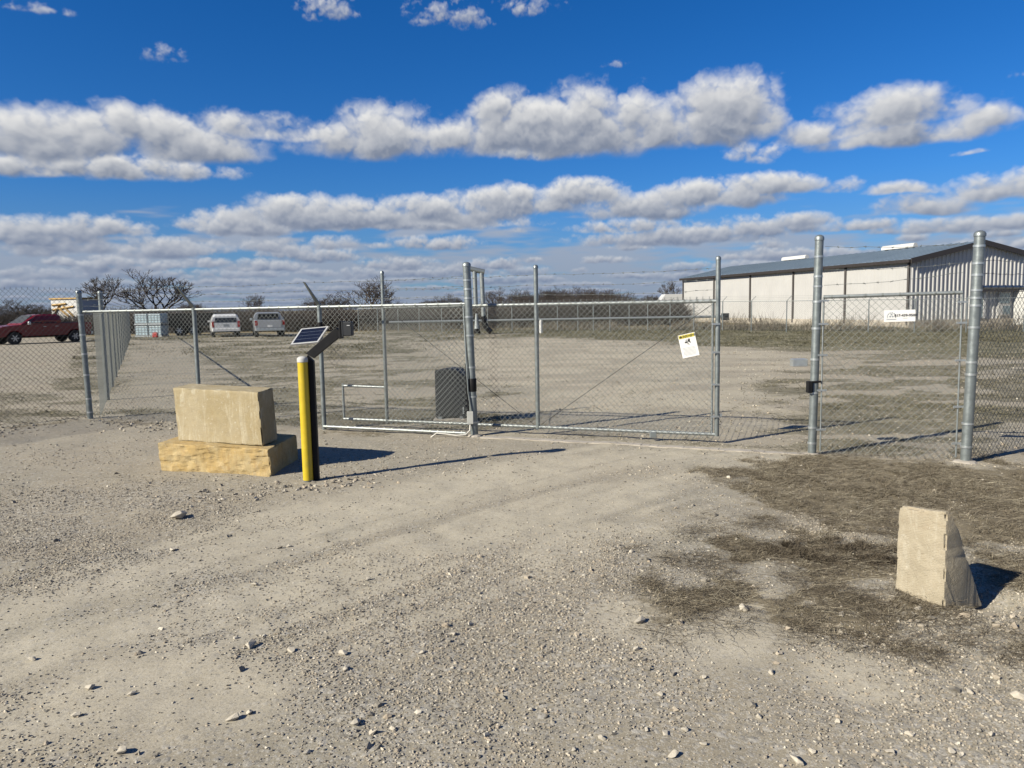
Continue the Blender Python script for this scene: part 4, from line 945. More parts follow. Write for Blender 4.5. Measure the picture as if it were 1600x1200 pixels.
# ------------------------------------------------------------------ stone blocks
def rough_block(corners, name, m, amp, seed, cuts=40, face_amp=None, rnd=.012):
    # corners: bottom 4, top 4 (ccw from front-left); subdivided, edges worn, faces roughened by noise
    bm = bmesh.new(); vs = [bm.verts.new(c) for c in corners]
    for f in [(3,2,1,0),(4,5,6,7),(0,1,5,4),(1,2,6,5),(2,3,7,6),(3,0,4,7)]: bm.faces.new([vs[i] for i in f])
    bmesh.ops.bevel(bm, geom=list(bm.edges), offset=rnd, segments=2, affect='EDGES', profile=.6)
    bmesh.ops.subdivide_edges(bm, edges=[e for e in bm.edges if e.calc_length() > .08], cuts=cuts, use_grid_fill=True)
    bmesh.ops.triangulate(bm, faces=[f for f in bm.faces if len(f.verts) > 4])
    bm.normal_update(); co = np.array([v.co for v in bm.verts]); no = np.array([v.normal for v in bm.verts])
    dsp = amp*(fbm(co[:,0]*7+seed, co[:,1]*7, co[:,2]*7, 5, .55)-.5)*2
    if face_amp:                                        # split face: facets and steps on the side looking at the viewer
        fn, am = face_amp; k = np.clip((no @ np.array(fn))-.55, 0, 1)/.45
        st = fbm(co[:,0]*4.2+seed, co[:,1]*4, co[:,2]*6.5+co[:,0]*1.5, 3, .5); st = .45*np.floor(st*7)/7+.55*st+.16*fbm(co[:,0]*22, co[:,1]*22, co[:,2]*24, 4)
        dsp = dsp+k*am*(st-.5)*2
    fnr = np.array([f for f in [np.cross(np.array(corners[b])-np.array(corners[a]), np.array(corners[c])-np.array(corners[a])) for a, b, c in ((0,1,5),(1,2,6),(2,3,7),(3,0,4),(4,5,6),(0,2,1))]]); fnr /= np.linalg.norm(fnr, axis=1)[:, None]
    near = np.max(no @ fnr.T, axis=1); edge = 1-sst(near, .90, .995)     # worn and chipped arrises
    dsp = dsp-edge*.030*np.clip(fbm(co[:,0]*11+seed*2, co[:,1]*11, co[:,2]*11, 4, .6)-.46, 0, 1)*4*(amp > .004)
    for v, dd_ in zip(bm.verts, dsp): v.co += v.normal*float(dd_)
    me = bpy.data.meshes.new(name); bm.to_mesh(me); bm.free(); me.materials.append(m); me.polygons.foreach_set('use_smooth', [True]*len(me.polygons))
    try: me.set_sharp_from_angle(angle=R_(28))
    except Exception: pass
    o = bpy.data.objects.new(name, me); COL.objects.link(o); return o
a0, a1, a2 = P(254, 733), P(424, 744), P(466, 717); w_ = Vector((a2[0]-a1[0], a2[1]-a1[1], 0)); u_ = Vector((a1[0]-a0[0], a1[1]-a0[1], 0))
bl = [Vector((*a0, -.02)), Vector((*a1, -.02)), Vector((*a1, -.02))+w_, Vector((*a0, -.02))+w_]
zl = hit(250, 692, a0, u_).z; zr = hit(421, 702, a0, u_).z; print('lower block', a0, a1, a2, zl, zr)
tl = [Vector((a0[0]-.03, a0[1], zl)), Vector((a1[0]-.02, a1[1], zr)), Vector((a1[0], a1[1], zr+.005))+w_, Vector((a0[0], a0[1], zl+.005))+w_]
fnn = Vector((u_.y, -u_.x, 0)).normalized()
lb = rough_block(bl+tl, 'split_stone_block', STONE_L, .008, 3, 60, (tuple(fnn), .045), .012)
tag(lb, 'low ochre rough split limestone block lying under the taller buff block', 'stone block')
# upper block: stands on the lower one, slightly back and left of centre
zt1 = .5*(zl+zr)+.004
b0, b1, b2 = P(279, 688.5, zt1), P(411, 697, zt1), P(434.5, 687.5, zt1); u2 = Vector((b1[0]-b0[0], b1[1]-b0[1], 0)); w2 = Vector((b2[0]-b1[0], b2[1]-b1[1], 0))
z_l = hit(274.5, 606, b0, u2).z; z_r = hit(407, 613, b0, u2).z; print('upper', b0, b1, b2, z_l, z_r, u2.length, w2.length)
cb = [Vector((*b0, zt1)), Vector((*b1, zt1)), Vector((*b1, zt1))+w2, Vector((*b0, zt1))+w2]
ct = [Vector((b0[0]-.03, b0[1], z_l)), Vector((b1[0]-.025, b1[1], z_r)), Vector((b1[0]-.03, b1[1], z_r+.012))+w2, Vector((b0[0]-.03, b0[1], z_l+.012))+w2]
ub = rough_block(cb+ct, 'sawn_stone_block', STONE_U, .005, 9, 40, None, .012)
tag(ub, 'tall buff sawn limestone block with weather streaks standing on the ochre split block', 'stone block')
# pale wedge on the right
q0, q1 = P(1397, 921), P(1475, 950); q2v = V(1538, 946.5, q1[1]+.165); q2 = (q2v.x, q2v.y)
uf = Vector((q1[0]-q0[0], q1[1]-q0[1], 0)); us = Vector((q2[0]-q1[0], q2[1]-q1[1], 0))
tzl = hit(1405, 791, q0, uf); tzr = hit(1479, 801, q0, uf); print('wedge', q0, q1, q2, tzl, tzr, uf.length, us.length)
dn_ = us.normalized()
top_l, top_r = Vector((tzl.x, tzl.y, tzl.z)), Vector((tzr.x, tzr.y, tzr.z))
bk_r = hit(1489, 798.5, q1, us); thick = (bk_r-top_r); thick.z = 0
wb = [Vector((*q0, -.01)), Vector((*q1, -.02)), Vector((*q2, q2v.z-.01)), Vector((*q0, -.01))+us]
wtp = [top_l, top_r, top_r+thick, top_l+thick]
pw_ = rough_block(wb+wtp, 'wedge_stone', STONE_R, .007, 21, 44, (tuple(Vector((uf.y, -uf.x, 0)).normalized()), .012), .012)
tag(pw_, 'pale cream tapered limestone wedge standing alone on the verge at the right', 'stone block')
# ------------------------------------------------------------------ far fence along the back of the yard
def far_pt(px, Y): v = V(px, 500, Y); return (v.x, v.y)
fx = [560, 590, 622, 655, 690, 725, 762, 800, 838, 871, 903, 927, 953, 983, 1012, 1047, 1084, 1129, 1174, 1229, 1287, 1357, 1429, 1510, 1600, 1700, 1810]
fY = np.interp(fx, [560, 903, 1229, 1429, 1810], [58, 50.5, 43.5, 40.5, 37])
ff = thing('far_fence', 'distant chain link fence with slanted arms along the back of the yard', 'fence', (0, 50, 0))
fpts = [far_pt(a, b) for a, b in zip(fx, fY)]
FM = MB(); vsA = []; fsA = []
for i, q in enumerate(fpts):
    g = gz1(*q); o = MB().tube([(*q, g-.1), (*q, g+1.78)], .03, 8).build('post', GALV, ff, smooth=True)
    MB().tube([(*q, g+1.78), (q[0]+.22, q[1]-.12, g+2.05)], .016, 5).build('barbed_wire_arm', GALV, o)
for i in range(len(fpts)-1):
    q0, q1 = fpts[i], fpts[i+1]; g0, g1 = gz1(*q0), gz1(*q1)
    rail(ff, (*q0, g0+1.76), (*q1, g1+1.76), .020, 'top_rail', RAIL, 6)
    v, f = link_mesh(q0, q1, g0+.03, g0+1.76, .0026, .12); fsA.append(f+sum(len(a) for a in vsA)); vsA.append(v)
npmesh('chain_link_mesh', np.concatenate(vsA), np.concatenate(fsA), WIRE, ff)
for k in range(3):
    mb = MB()
    for q0, q1 in zip(fpts[:-1], fpts[1:]):
        o0 = (k+1)/3; mb.tube([(q0[0]+.22*o0, q0[1]-.12*o0, gz1(*q0)+1.78+.27*o0), (q1[0]+.22*o0, q1[1]-.12*o0, gz1(*q1)+1.78+.27*o0)], .004, 3)
    mb.build('barbed_wire_strand', WIRE, ff)

# ------------------------------------------------------------------ metal building
BC = V(1420, 500, 46.0); BC = Vector((BC.x, BC.y, 0)); BL_ = V(1068, 500, 73.0); BL_ = Vector((BL_.x, BL_.y, 0))
wd_ = (BL_-BC); WL = wd_.length; wd_.normalize(); gd_ = Vector((-wd_.y, wd_.x, 0)); gd_ = gd_ if gd_.x > 0 else -gd_
E1 = CH+ray(1420, 406)[2]*BC.y/ray(1420, 406)[1]; GB = .16; HW = None
for s10 in range(20, 120):
    s = s10/10; q = BC+gd_*s
    if q.x/q.y >= ray(1532, 380)[0]/ray(1532, 380)[1]: HW = s; break
RQ = BC+gd_*HW; RZ = CH+ray(1532, 378.5)[2]*RQ.y/ray(1532, 378.5)[1]; FZ = CH+ray(1420, 501)[2]*BC.y/ray(1420, 501)[1]
print('building', WL, E1, HW, RZ, FZ)
bd = thing('metal_building', 'large light grey ribbed metal building with dark trim and blue grey roof', 'building', (BC.x, BC.y, GB))
out_w = -gd_; out_g = -wd_                           # outward normals of long wall and gable
def ribs(p0, d, length, n, z0, ztop, name, mt=WALLP, pitch=.305, depth=.045, rw=.11, label=None, flat=0):
    # corrugated sheet: flats joined by raised trapezoid ribs standing out along n
    prof = []; s = 0
    while s < length-1e-6:
        e = min(s+pitch, length); prof += [(s, 0)]
        if e-s > rw+.06: m_ = (s+e)/2; prof += [(m_-rw/2, 0), (m_-rw/4, depth), (m_+rw/4, depth), (m_+rw/2, 0)]
        s = e
    prof.append((length, 0)); vs = []; 
    for s, dp in prof:
        q = p0+d*s+n*dp; vs.append((q.x, q.y, z0)); vs.append((q.x, q.y, ztop(s)))
    fs = [(2*i, 2*i+2, 2*i+3, 2*i+1) for i in range(len(prof)-1)]
    o = MB().add(vs, fs).build(name, mt, bd)
    return o
bays = [1415.5, 1321, 1241, 1173, 1113, 1069]        # trims seen in the photo
def along(px):
    r = ray(px, 450); k = r[0]/r[1]; # BC + wd*s with x/y = k
    return (k*BC.y-BC.x)/(wd_.x-k*wd_.y)
ss = [0.0]+[along(b) for b in bays[1:]]; print('bays', [round(q, 2) for q in ss])
ss = [WL*i/5 for i in range(6)]
for i in range(5):
    ribs(BC+wd_*(ss[i]+.06), wd_, ss[i+1]-ss[i]-.12, out_w, FZ, lambda s: E1-.05, 'wall_panel', depth=.022, rw=.07)
for i in range(6):
    q = BC+wd_*(ss[i]+(.10 if i == 0 else 0))+out_w*.06; MB().tube([(q.x, q.y, FZ-.25), (q.x, q.y, E1-.06)], .075, 4).build('downspout', TRIM, bd)
q = BC+wd_*.62+out_w*.05
gb_top = lambda s: E1-.10+(RZ-E1)*(1-abs(s-HW)/HW)
ribs(BC, gd_, 2*HW, out_g, FZ, gb_top, 'gable_wall', depth=.045, rw=.14, pitch=.31)
# back walls and core
core = [BC+out_w*-.05+wd_*.05, BC+gd_*(2*HW-.05)+wd_*.05, BC+gd_*(2*HW-.05)+wd_*(WL-.05), BC+gd_*.05+wd_*(WL-.05)]
hx = [Vector((c.x, c.y, -.3)) for c in core]+[Vector((c.x, c.y, E1-.12)) for c in core]; MB().hexa(hx).build('rear_walls', WALLP, bd)
g0, g1 = BC+wd_*.06, BC+gd_*2*HW+wd_*.06
MB().prism([Vector((g0.x, g0.y, E1-.12)), Vector((g1.x, g1.y, E1-.12)), Vector(((g0+g1)/2)).xy.to_3d()+Vector((0, 0, RZ-.12))], wd_*(WL-.1)).build('attic', WALLP, bd)
# foundation band, a touch proud
f0 = BC+out_w*.07+out_g*.07
fc = [f0, f0+gd_*(2*HW+.14), f0+gd_*(2*HW+.14)+wd_*(WL+.14), f0+wd_*(WL+.14)]
MB().hexa([Vector((c.x, c.y, -.5)) for c in fc]+[Vector((c.x, c.y, FZ)) for c in fc]).build('foundation', STUCCO, bd)
# roof: two slopes with standing seams
ov = .22
for sgn in (0, 1):
    ea = BC+(gd_*-ov if sgn == 0 else gd_*(2*HW+ov)); rg = BC+gd_*HW; sl_ = (RZ-E1)/HW
    za = E1-ov*sl_+.04; zr_ = RZ+.04
    a = Vector((ea.x, ea.y, za))+out_g*ov; b = Vector((rg.x, rg.y, zr_))+out_g*ov; ln = WL+2*ov
    MB().prism([a, b, b+Vector((0,0,.05)), a+Vector((0,0,.05))], wd_*ln).build('roof_slope', ROOFM, bd)
    sm = MB(); n = int(ln/.61)
    for i in range(n+1):
        o_ = wd_*(i*ln/n); sm.tube([a+o_+Vector((0,0,.07)), b+o_+Vector((0,0,.07))], .018, 4)
    o = sm.build('standing_seams', ROOFM, bd); o['kind'] = 'stuff'
    # rake trim on the gable and gutter at the eave
    MB().prism([a+out_g*.02+Vector((0,0,-.22)), b+out_g*.02+Vector((0,0,-.22)), b+out_g*.02+Vector((0,0,.09)), a+out_g*.02+Vector((0,0,.09))], out_g*.07).build('rake_trim', TRIM, bd)
    gdir = gd_*(-1 if sgn == 0 else 1)
    MB().hexa([a+Vector((0,0,-.16)), a+gdir*.13+Vector((0,0,-.16)), a+gdir*.13+wd_*ln+Vector((0,0,-.16)), a+wd_*ln+Vector((0,0,-.16)), a+Vector((0,0,.03)), a+gdir*.15+Vector((0,0,.03)), a+gdir*.15+wd_*ln+Vector((0,0,.03)), a+wd_*ln+Vector((0,0,.03))]).build('gutter', TRIM, bd)
# ridge vents
def ridge_at(px):
    k = ray(px, 400)[0]/ray(px, 400)[1]; s = (k*RQ.y-RQ.x)/(wd_.x-k*wd_.y); return s
for (x0, x1) in ((1430, 1380), (1261, 1224)):
    s0, s1 = ridge_at(x0), ridge_at(x1); p0 = RQ+wd_*s0; pr_ = []; 
    for k in range(9): th = math.pi*k/8; pr_.append(Vector((p0.x, p0.y, RZ+.12))+gd_*(-.20*math.cos(th))+Vector((0, 0, .30*math.sin(th)**.7)))
    MB().prism(pr_, wd_*(s1-s0)).build('ridge_vent', WHITE, bd)
# door, windows and lean-to on the gable
def gq(px): k = ray(px, 470)[0]/ray(px, 470)[1]; o_ = BC+out_g*.08; return (k*o_.y-o_.x)/(gd_.x-k*gd_.y)
def gplate(x0, x1, y0, y1, name, mt, parent, dp=.10, th=.05):
    s0, s1 = gq(x0), gq(x1); q0, q1 = BC+out_g*dp+gd_*s0, BC+out_g*dp+gd_*s1; zt_ = CH+ray(x0, y0)[2]*q0.y/ray(x0, y0)[1]; zb_ = CH+ray(x0, y1)[2]*q0.y/ray(x0, y1)[1]
    return MB().hexa([Vector((q0.x, q0.y, zb_)), Vector((q1.x, q1.y, zb_)), Vector((q1.x, q1.y, zb_))+out_g*th, Vector((q0.x, q0.y, zb_))+out_g*th, Vector((q0.x, q0.y, zt_)), Vector((q1.x, q1.y, zt_)), Vector((q1.x, q1.y, zt_))+out_g*th, Vector((q0.x, q0.y, zt_))+out_g*th]).build(name, mt, parent)
gplate(1519, 1600, 451.5, 456, 'awning', TRIM, bd, .08, .35)
d1 = gplate(1519, 1537, 457, 497, 'door', GLASSB, bd); gplate(1535, 1538.5, 457, 497, 'door_frame', WHITE, d1, .11, .07)
w1 = gplate(1559, 1577, 457, 493, 'window', WALLP, bd); gplate(1560.5, 1575.5, 458.5, 474, 'pane', GLASSB, w1, .155, .02); gplate(1566, 1577, 478, 491, 'pane', GLASSB, w1, .155, .02)
# white lean-to annex at the right
sA = gq(1584); a0_ = BC+out_g*.09+gd_*sA; an = thing('lean_to_annex', 'low white lean-to annex against the gable at the right edge', 'building', (a0_.x, a0_.y, 0))
zt_ = CH+ray(1584, 443)[2]*a0_.y/ray(1584, 443)[1]
def ab(z0, z1, out_, extra=0, s0=0, s1=7): 
    b = a0_+gd_*s0; return [Vector((b.x, b.y, z0)), Vector((b.x, b.y, z0))+gd_*(s1-s0), Vector((b.x, b.y, z0))+gd_*(s1-s0)+out_g*out_, Vector((b.x, b.y, z0))+out_g*out_, Vector((b.x, b.y, z1)), Vector((b.x, b.y, z1))+gd_*(s1-s0), Vector((b.x, b.y, z1-extra))+gd_*(s1-s0)+out_g*out_, Vector((b.x, b.y, z1-extra))+out_g*out_]
MB().hexa(ab(-.3, zt_-.25, 3.0, .3)).build('wall', WHITE, an); MB().hexa([q+Vector((0,0,0)) for q in ab(zt_-.24, zt_-.14, 3.3, .32, -.25, 7.2)]).build('roof', ROOFM, an)
MB().hexa(ab(zt_-.5, zt_-.46, 3.04, 0, -.02, 6)).build('eave_trim_board', TRIM, an)  # thin dark trim along the annex roof edge

# ------------------------------------------------------------------ vehicles
LOCAL[0] = True
def wheel(parent, x, y, r, w_, side):
    o = MB().lathe((0, 0, 0), [(r*.62, -w_/2), (r*.90, -w_/2), (r, -w_*.36), (r, w_*.36), (r*.90, w_/2), (r*.62, w_/2)], 24)
    M_ = Matrix.Translation((x, y, r)) @ Matrix.Rotation(math.pi/2, 4, 'X'); o.v = [tuple(M_ @ Vector(q)) for q in o.v]; t = o.build('wheel', TYRE, parent, smooth=True)
    h = MB(); h.lathe((0, 0, side*(-w_*.30)), [(r*.64, -.02), (r*.64, .02), (r*.5, .03)], 20)
    for k in range(6):
        a_ = k*math.pi/3; Mx = Matrix.Rotation(a_, 4, 'Z') @ Matrix.Translation((r*.30, 0, -side*w_*.46)); h.box((0, 0, 0), (r*.56, r*.17, .03), Mx)
    h.lathe((0, 0, -side*w_*.46), [(r*.16, -.03), (r*.16, .03)], 10)
    h.v = [tuple(M_ @ Vector(q)) for q in h.v]; h.build('rim', RIM, t)
def loft(secs):                             # stations along x: (x, half_width_bottom, half_width_top, z0, z1)
    mb = MB(); vs = []; n = 8
    for x_, wb_, wt_, z0, z1 in secs:
        zz = z1-z0; vs += [(x_, -wb_*.97, z0), (x_, -wb_, z0+zz*.35), (x_, -(wb_*.3+wt_*.7), z0+zz*.85), (x_, -wt_*.92, z1), (x_, wt_*.92, z1), (x_, (wb_*.3+wt_*.7), z0+zz*.85), (x_, wb_, z0+zz*.35), (x_, wb_*.97, z0)]
    fs = []
    for i in range(len(secs)-1):
        for k in range(n): fs.append((i*n+k, i*n+(k+1) % n, (i+1)*n+(k+1) % n, (i+1)*n+k))
    fs.append(tuple(range(n))); fs.append(tuple((len(secs)-1)*n+k for k in range(n-1, -1, -1)))
    return mb.add(vs, fs)
def arch_profile(pts_top, z0, wheels, r, xf, xr):
    p = list(pts_top); bot = [(xr, z0)]
    for wx in sorted(wheels):
        for k in range(9): th = math.pi*(1-k/8); bot.append((wx+math.cos(th)*r, max(z0, .38+math.sin(th)*r)))
    bot.append((xf, z0)); return bot+p[::-1]
def pickup(label, loc, rz, paint, bedcap=False, name='pickup_truck'):
    t = thing(name, label, 'pickup truck', loc, rz)
    def S(mb): return mb
    L2 = 2.9; W2 = .98; whl = (-1.82, 1.86)
    top = [(-L2, .62), (-L2, 1.32), (-.85, 1.34), (1.25, 1.30), (1.45, 1.27), (2.45, 1.18), (2.78, 1.08), (2.92, .85), (2.92, .50)]
    prof = arch_profile(top[::1][1:-1], .50, whl, .49, 2.92, -L2+.02)
    body = MB().prism([(x_, -W2, z_) for x_, z_ in prof], (0, 2*W2, 0)); o = body.build('body', paint, t); o.modifiers.new('b', 'BEVEL').width = .035
    cab = loft([(-.98, .95, .80, 1.30, 1.86), (-.78, .96, .78, 1.30, 1.92), (.15, .96, .76, 1.30, 1.93), (.55, .96, .76, 1.30, 1.88), (1.42, .95, .86, 1.27, 1.32)])
    c = cab.build('cab', paint, t, smooth=False)
    for sd_ in (-1, 1):
        y = lambda z_: sd_*(.965-(z_-1.30)*.33+.012)
        for nm, pl in (('side_window', [(-.70, 1.36), (.10, 1.36), (.10, 1.80), (-.62, 1.80)]), ('side_window', [(.20, 1.36), (1.18, 1.36), (.55, 1.80), (.20, 1.81)])):
            MB().prism([Vector((x_, y(z_), z_)) for x_, z_ in pl], (0, .012*sd_, 0)).build(nm, GLASSD, t)
        MB().box((1.02, sd_*1.08, 1.36), (.14, .20, .20)).build('mirror', BAND, t, bevel=.03)
        for hx_ in (.02, .0-.72): MB().box((hx_+.05, sd_*(W2+.015), 1.12), (.18, .03, .03)).build('door_handle', BAND, t)
        sl_ = MB(); 
        for dx_ in (.155, 1.28, -.82): sl_.box((dx_, sd_*(W2+.0015), .95), (.010, .003, .68))
        sl_.build('door_seam', TRIM, t)
        MB().box((0, sd_*.93, .44), (2.5, .16, .06)).build('side_step', BLACK, t, bevel=.02)
        MB().box((-L2+.01, sd_*.88, 1.10), (.05, .18, .36)).build('tail_light', REDL, t); MB().box((2.80, sd_*.78, .98), (.20, .34, .18)).build('headlight', WHITE, t, bevel=.03)
        for wx in whl: wheel(t, wx, sd_*.86, .40, .26, sd_)
    MB().prism([(1.30, -.78, 1.36), (1.30, .78, 1.36), (.62, .68, 1.86), (.62, -.68, 1.86)], (.03, 0, .02)).build('windscreen', GLASSD, t)
    MB().prism([(-.995, -.72, 1.40), (-.995, .72, 1.40), (-.995, .66, 1.82), (-.995, -.66, 1.82)], (-.015, 0, 0)).build('rear_window', GLASSD, t)
    MB().box((-1.92, 0, 1.335), (1.85, 1.66, .02)).build('bed_opening', BLACK, t)
    MB().box((-L2-.02, 0, 1.02), (.05, 1.52, .56)).build('tailgate', paint, t, bevel=.015); MB().box((-L2-.06, 0, .60), (.16, 1.84, .20)).build('rear_bumper', BAND, t, bevel=.03)
    MB().box((2.94, 0, .60), (.16, 1.84, .22)).build('front_bumper', BAND, t, bevel=.03); MB().box((2.92, 0, .92), (.04, 1.1, .30)).build('grille', BAND, t)
    MB().box((-L2-.05, 0, .86), (.01, .32, .16)).build('number_plate', SIGNW, t); MB().box((0, 0, .52), (4.9, 1.5, .22)).build('chassis', BLACK, t)
    return t
pF, pR = P(14, 543), P(115, 537); 
a_ = R_(57); ctr_x, ctr_y = V(62, 540, 46.5).x, 46.5
pickup('dark red crew cab pickup truck parked beyond the fence at the left edge', (ctr_x, ctr_y, gz1(ctr_x, ctr_y)), a_+math.pi, REDP).scale = (.94, .94, .90)
c = V(408, 525, 50.5); pickup('silver white pickup truck seen from behind, right of the white sport utility', (c.x, c.y+1.5, gz1(c.x, c.y)), R_(110.5), SPAINT).scale = (.9, .95, .84)
def suv(label, loc, rz):
    t = thing('sport_utility_vehicle', label, 'car', loc, rz); L2, W2 = 2.45, .97; whl = (-1.45, 1.45); paint = WPAINT
    prof = arch_profile([(-L2+.02, .6), (-L2, 1.12), (1.2, 1.12), (2.2, 1.02), (2.45, .80), (2.45, .5)], .42, whl, .44, 2.45, -L2+.03)
    MB().prism([(x_, -W2, z_) for x_, z_ in prof], (0, 2*W2, 0)).build('body', paint, t, bevel=.04)
    loft([(-L2+.03, .95, .80, 1.10, 1.62), (-L2+.30, .95, .76, 1.10, 1.78), (.3, .95, .76, 1.10, 1.80), (.62, .95, .76, 1.10, 1.74), (1.35, .95, .86, 1.10, 1.16)]).build('cabin', paint, t)
    MB().prism([(-L2+.015, -.76, 1.16), (-L2+.015, .76, 1.16), (-L2+.10, .68, 1.60), (-L2+.10, -.68, 1.60)], (-.05, 0, .0)).build('rear_window', GLASSD, t)
    MB().box((-L2-.01, 0, .86), (.04, 1.5, .48)).build('tailgate', paint, t, bevel=.02)
    MB().box((-L2-.06, 0, .56), (.16, 1.86, .24)).build('rear_bumper', paint, t, bevel=.04); MB().box((-L2-.02, 0, .42), (.2, 1.5, .12)).build('bumper_valance', BLACK, t)
    MB().box((-L2-.035, 0, .92), (.012, .36, .17)).build('number_plate', INKG, t)
    for sd_ in (-1, 1):
        MB().box((-L2+.02, sd_*.87, 1.0), (.10, .16, .46)).build('tail_light', REDL, t, bevel=.02)
        for x0, x1 in ((-2.2, -1.3), (-1.2, -.3), (-.2, .75)):
            y = lambda z_: sd_*(.955-(z_-1.10)*.29+.012)
            MB().prism([Vector((x_, y(z_), z_)) for x_, z_ in ((x0, 1.18), (x1+.1, 1.18), (x1-.05, 1.66), (x0+.05, 1.66))], (0, .012*sd_, 0)).build('side_window', GLASSD, t)
        MB().tube([(-2.0, sd_*.66, 1.84), (.2, sd_*.66, 1.85)], .02, 6).build('roof_rail', BLACK, t)
        MB().box((.9, sd_*1.05, 1.22), (.12, .18, .14)).build('mirror', paint, t)
        for wx in whl: wheel(t, wx, sd_*.85, .37, .24, sd_)
    return t
c = V(338, 528, 51.5); suv('white sport utility vehicle seen from behind, left of the silver pickup', (c.x, c.y+1.6, gz1(c.x, c.y)), R_(113)).scale = (.9, .93, .86)
# dark trailer left of the white car
def trailer(label, loc, rz, Ln, h0, h1, mt, nm='utility_trailer'):
    t = thing(nm, label, 'trailer', loc, rz)
    MB().box((0, 0, h0-.06), (Ln, 2.1, .12)).build('deck', mt, t); 
    for sd_ in (-1, 1):
        MB().box((0, sd_*1.03, (h0+h1)/2), (Ln-.02, .04, h1-h0)).build('side_board', mt, t)
        for k in range(int(Ln/1.2)+1): MB().box((-Ln/2+.05+k*(Ln-.1)/int(Ln/1.2), sd_*1.065, (h0+h1)/2), (.06, .03, h1-h0+.06)).build('stake', mt, t)
        for wx in (-.55, .42): wheel(t, wx, sd_*.92, .38, .22, sd_)
        MB().box((-.06, sd_*.93, .84), (2.0, .26, .04)).build('fender', mt, t)
    MB().box((Ln/2, 0, (h0+h1)/2), (.05, 2.0, h1-h0)).build('front_board', mt, t)
    MB().tube([(Ln/2, -.5, h0-.1), (Ln/2+1.3, 0, h0-.15)], .04, 6).build('drawbar', mt, t); MB().tube([(Ln/2, .5, h0-.1), (Ln/2+1.3, 0, h0-.15)], .04, 6).build('drawbar', mt, t)
    MB().tube([(Ln/2+1.1, 0, 0), (Ln/2+1.1, 0, h0+.1)], .035, 6).build('jack', mt, t)
    return t
c = V(297, 525, 57.0); trailer('black high sided utility trailer parked between the caged tanks and the white vehicle', (c.x, c.y, gz1(c.x, c.y)), R_(14), 3.9, .75, 1.62, BLACK)
# caged liquid tanks
cage_c = V(238, 526, 55.0); n_t = 0
def tank(label, loc, rz):
    t = thing('caged_liquid_tank', label, 'liquid tank', loc, rz, 'caged liquid tanks stacked at the end of the side fence')
    MB().box((0, 0, .45), (.94, .90, .66)).build('tank', TANK, t, bevel=.05); MB().box((0, 0, .06), (1.0, .96, .10)).build('pallet', BAND, t)
    for z in (.16, .34, .52, .70, .80):
        for a, b in (((-.5,-.48),(.5,-.48)), ((.5,-.48),(.5,.48)), ((.5,.48),(-.5,.48)), ((-.5,.48),(-.5,-.48))): MB().tube([(*a, z), (*b, z)], .012, 4).build('cage_bar', BAND, t)
    for k in range(5):
        for y in (-.48, .48): MB().tube([(-.48+.24*k, y, .11), (-.48+.24*k, y, .80)], .012, 4).build('cage_bar', BAND, t)
    MB().lathe((0, 0, .78), [(.10, 0), (.10, .05)], 10).build('lid', BLACK, t)
    return t
tk = None; rt_ = R_(-8); ct_, st_ = math.cos(rt_), math.sin(rt_); gzc = gz1(cage_c.x, cage_c.y)
for i, (dx_, dz_, lb_) in enumerate(((-.52, 0, 'lower left pale blue caged liquid tank of the stacked four'), (.52, 0, 'lower right pale blue caged liquid tank of the stacked four'), (-.52, .86, 'upper left pale blue caged liquid tank of the stacked four'), (.52, .86, 'upper right pale blue caged liquid tank of the stacked four'))):
    lc = (cage_c.x+ct_*dx_, cage_c.y+st_*dx_, gzc+dz_)
    if tk is None: tk = tank(lb_, lc, rt_)
    else: o = copy_tree(tk); o.location = lc; o['label'] = lb_
LOCAL[0] = False
c = V(243, 528, 53.0); rd_ = thing('red_fuel_can', 'small red can standing on the ground before the caged tanks', 'fuel can', (c.x, c.y, gz1(c.x, c.y)))
MB().box((0, 0, .17), (.36, .22, .32), Matrix.Translation((c.x, c.y, gz1(c.x, c.y)))).build('can_body', RED, rd_, bevel=.05); MB().tube([(c.x-.1, c.y, .45), (c.x+.1, c.y, .45)], .025, 6).build('handle', RED, rd_)
# white trailer office with tan timber on it, behind the red truck
c = V(103, 505, 66.0); wo_ = thing('white_site_office', 'white portable site office with tan timber pieces behind the red pickup', 'portable office', (c.x, c.y, gz1(c.x, c.y)), R_(-16))
MW = Matrix.Translation((c.x, c.y, gz1(c.x, c.y))) @ Matrix.Rotation(R_(-16), 4, 'Z')
def wbx(cc, sz, nm, mt, par, **k): return MB().box(cc, sz, MW).build(nm, mt, par, **k)
wbx((0, 1.2, 1.75), (2.9, 2.4, 2.5), 'wall', WHITE, wo_); wbx((0, 1.2, 3.06), (3.1, 2.6, .12), 'roof', TAN, wo_); wbx((0, 1.2, .3), (2.7, 2.2, .35), 'base_frame', BLACK, wo_)
for a, b in (((-1.3, 2.5), (.2, 2.6)), ((-1.3, 2.1), (1.0, 2.35)), ((-.7, 2.3), (.4, 1.5)), ((-.1, 2.4), (.9, 1.5)), ((-1.2, 1.6), (-.5, 2.5))):
    MB().tube([MW @ Vector((a[0], -.05, a[1])), MW @ Vector((b[0], -.05, b[1]))], .09, 4).build('timber', TAN, wo_)
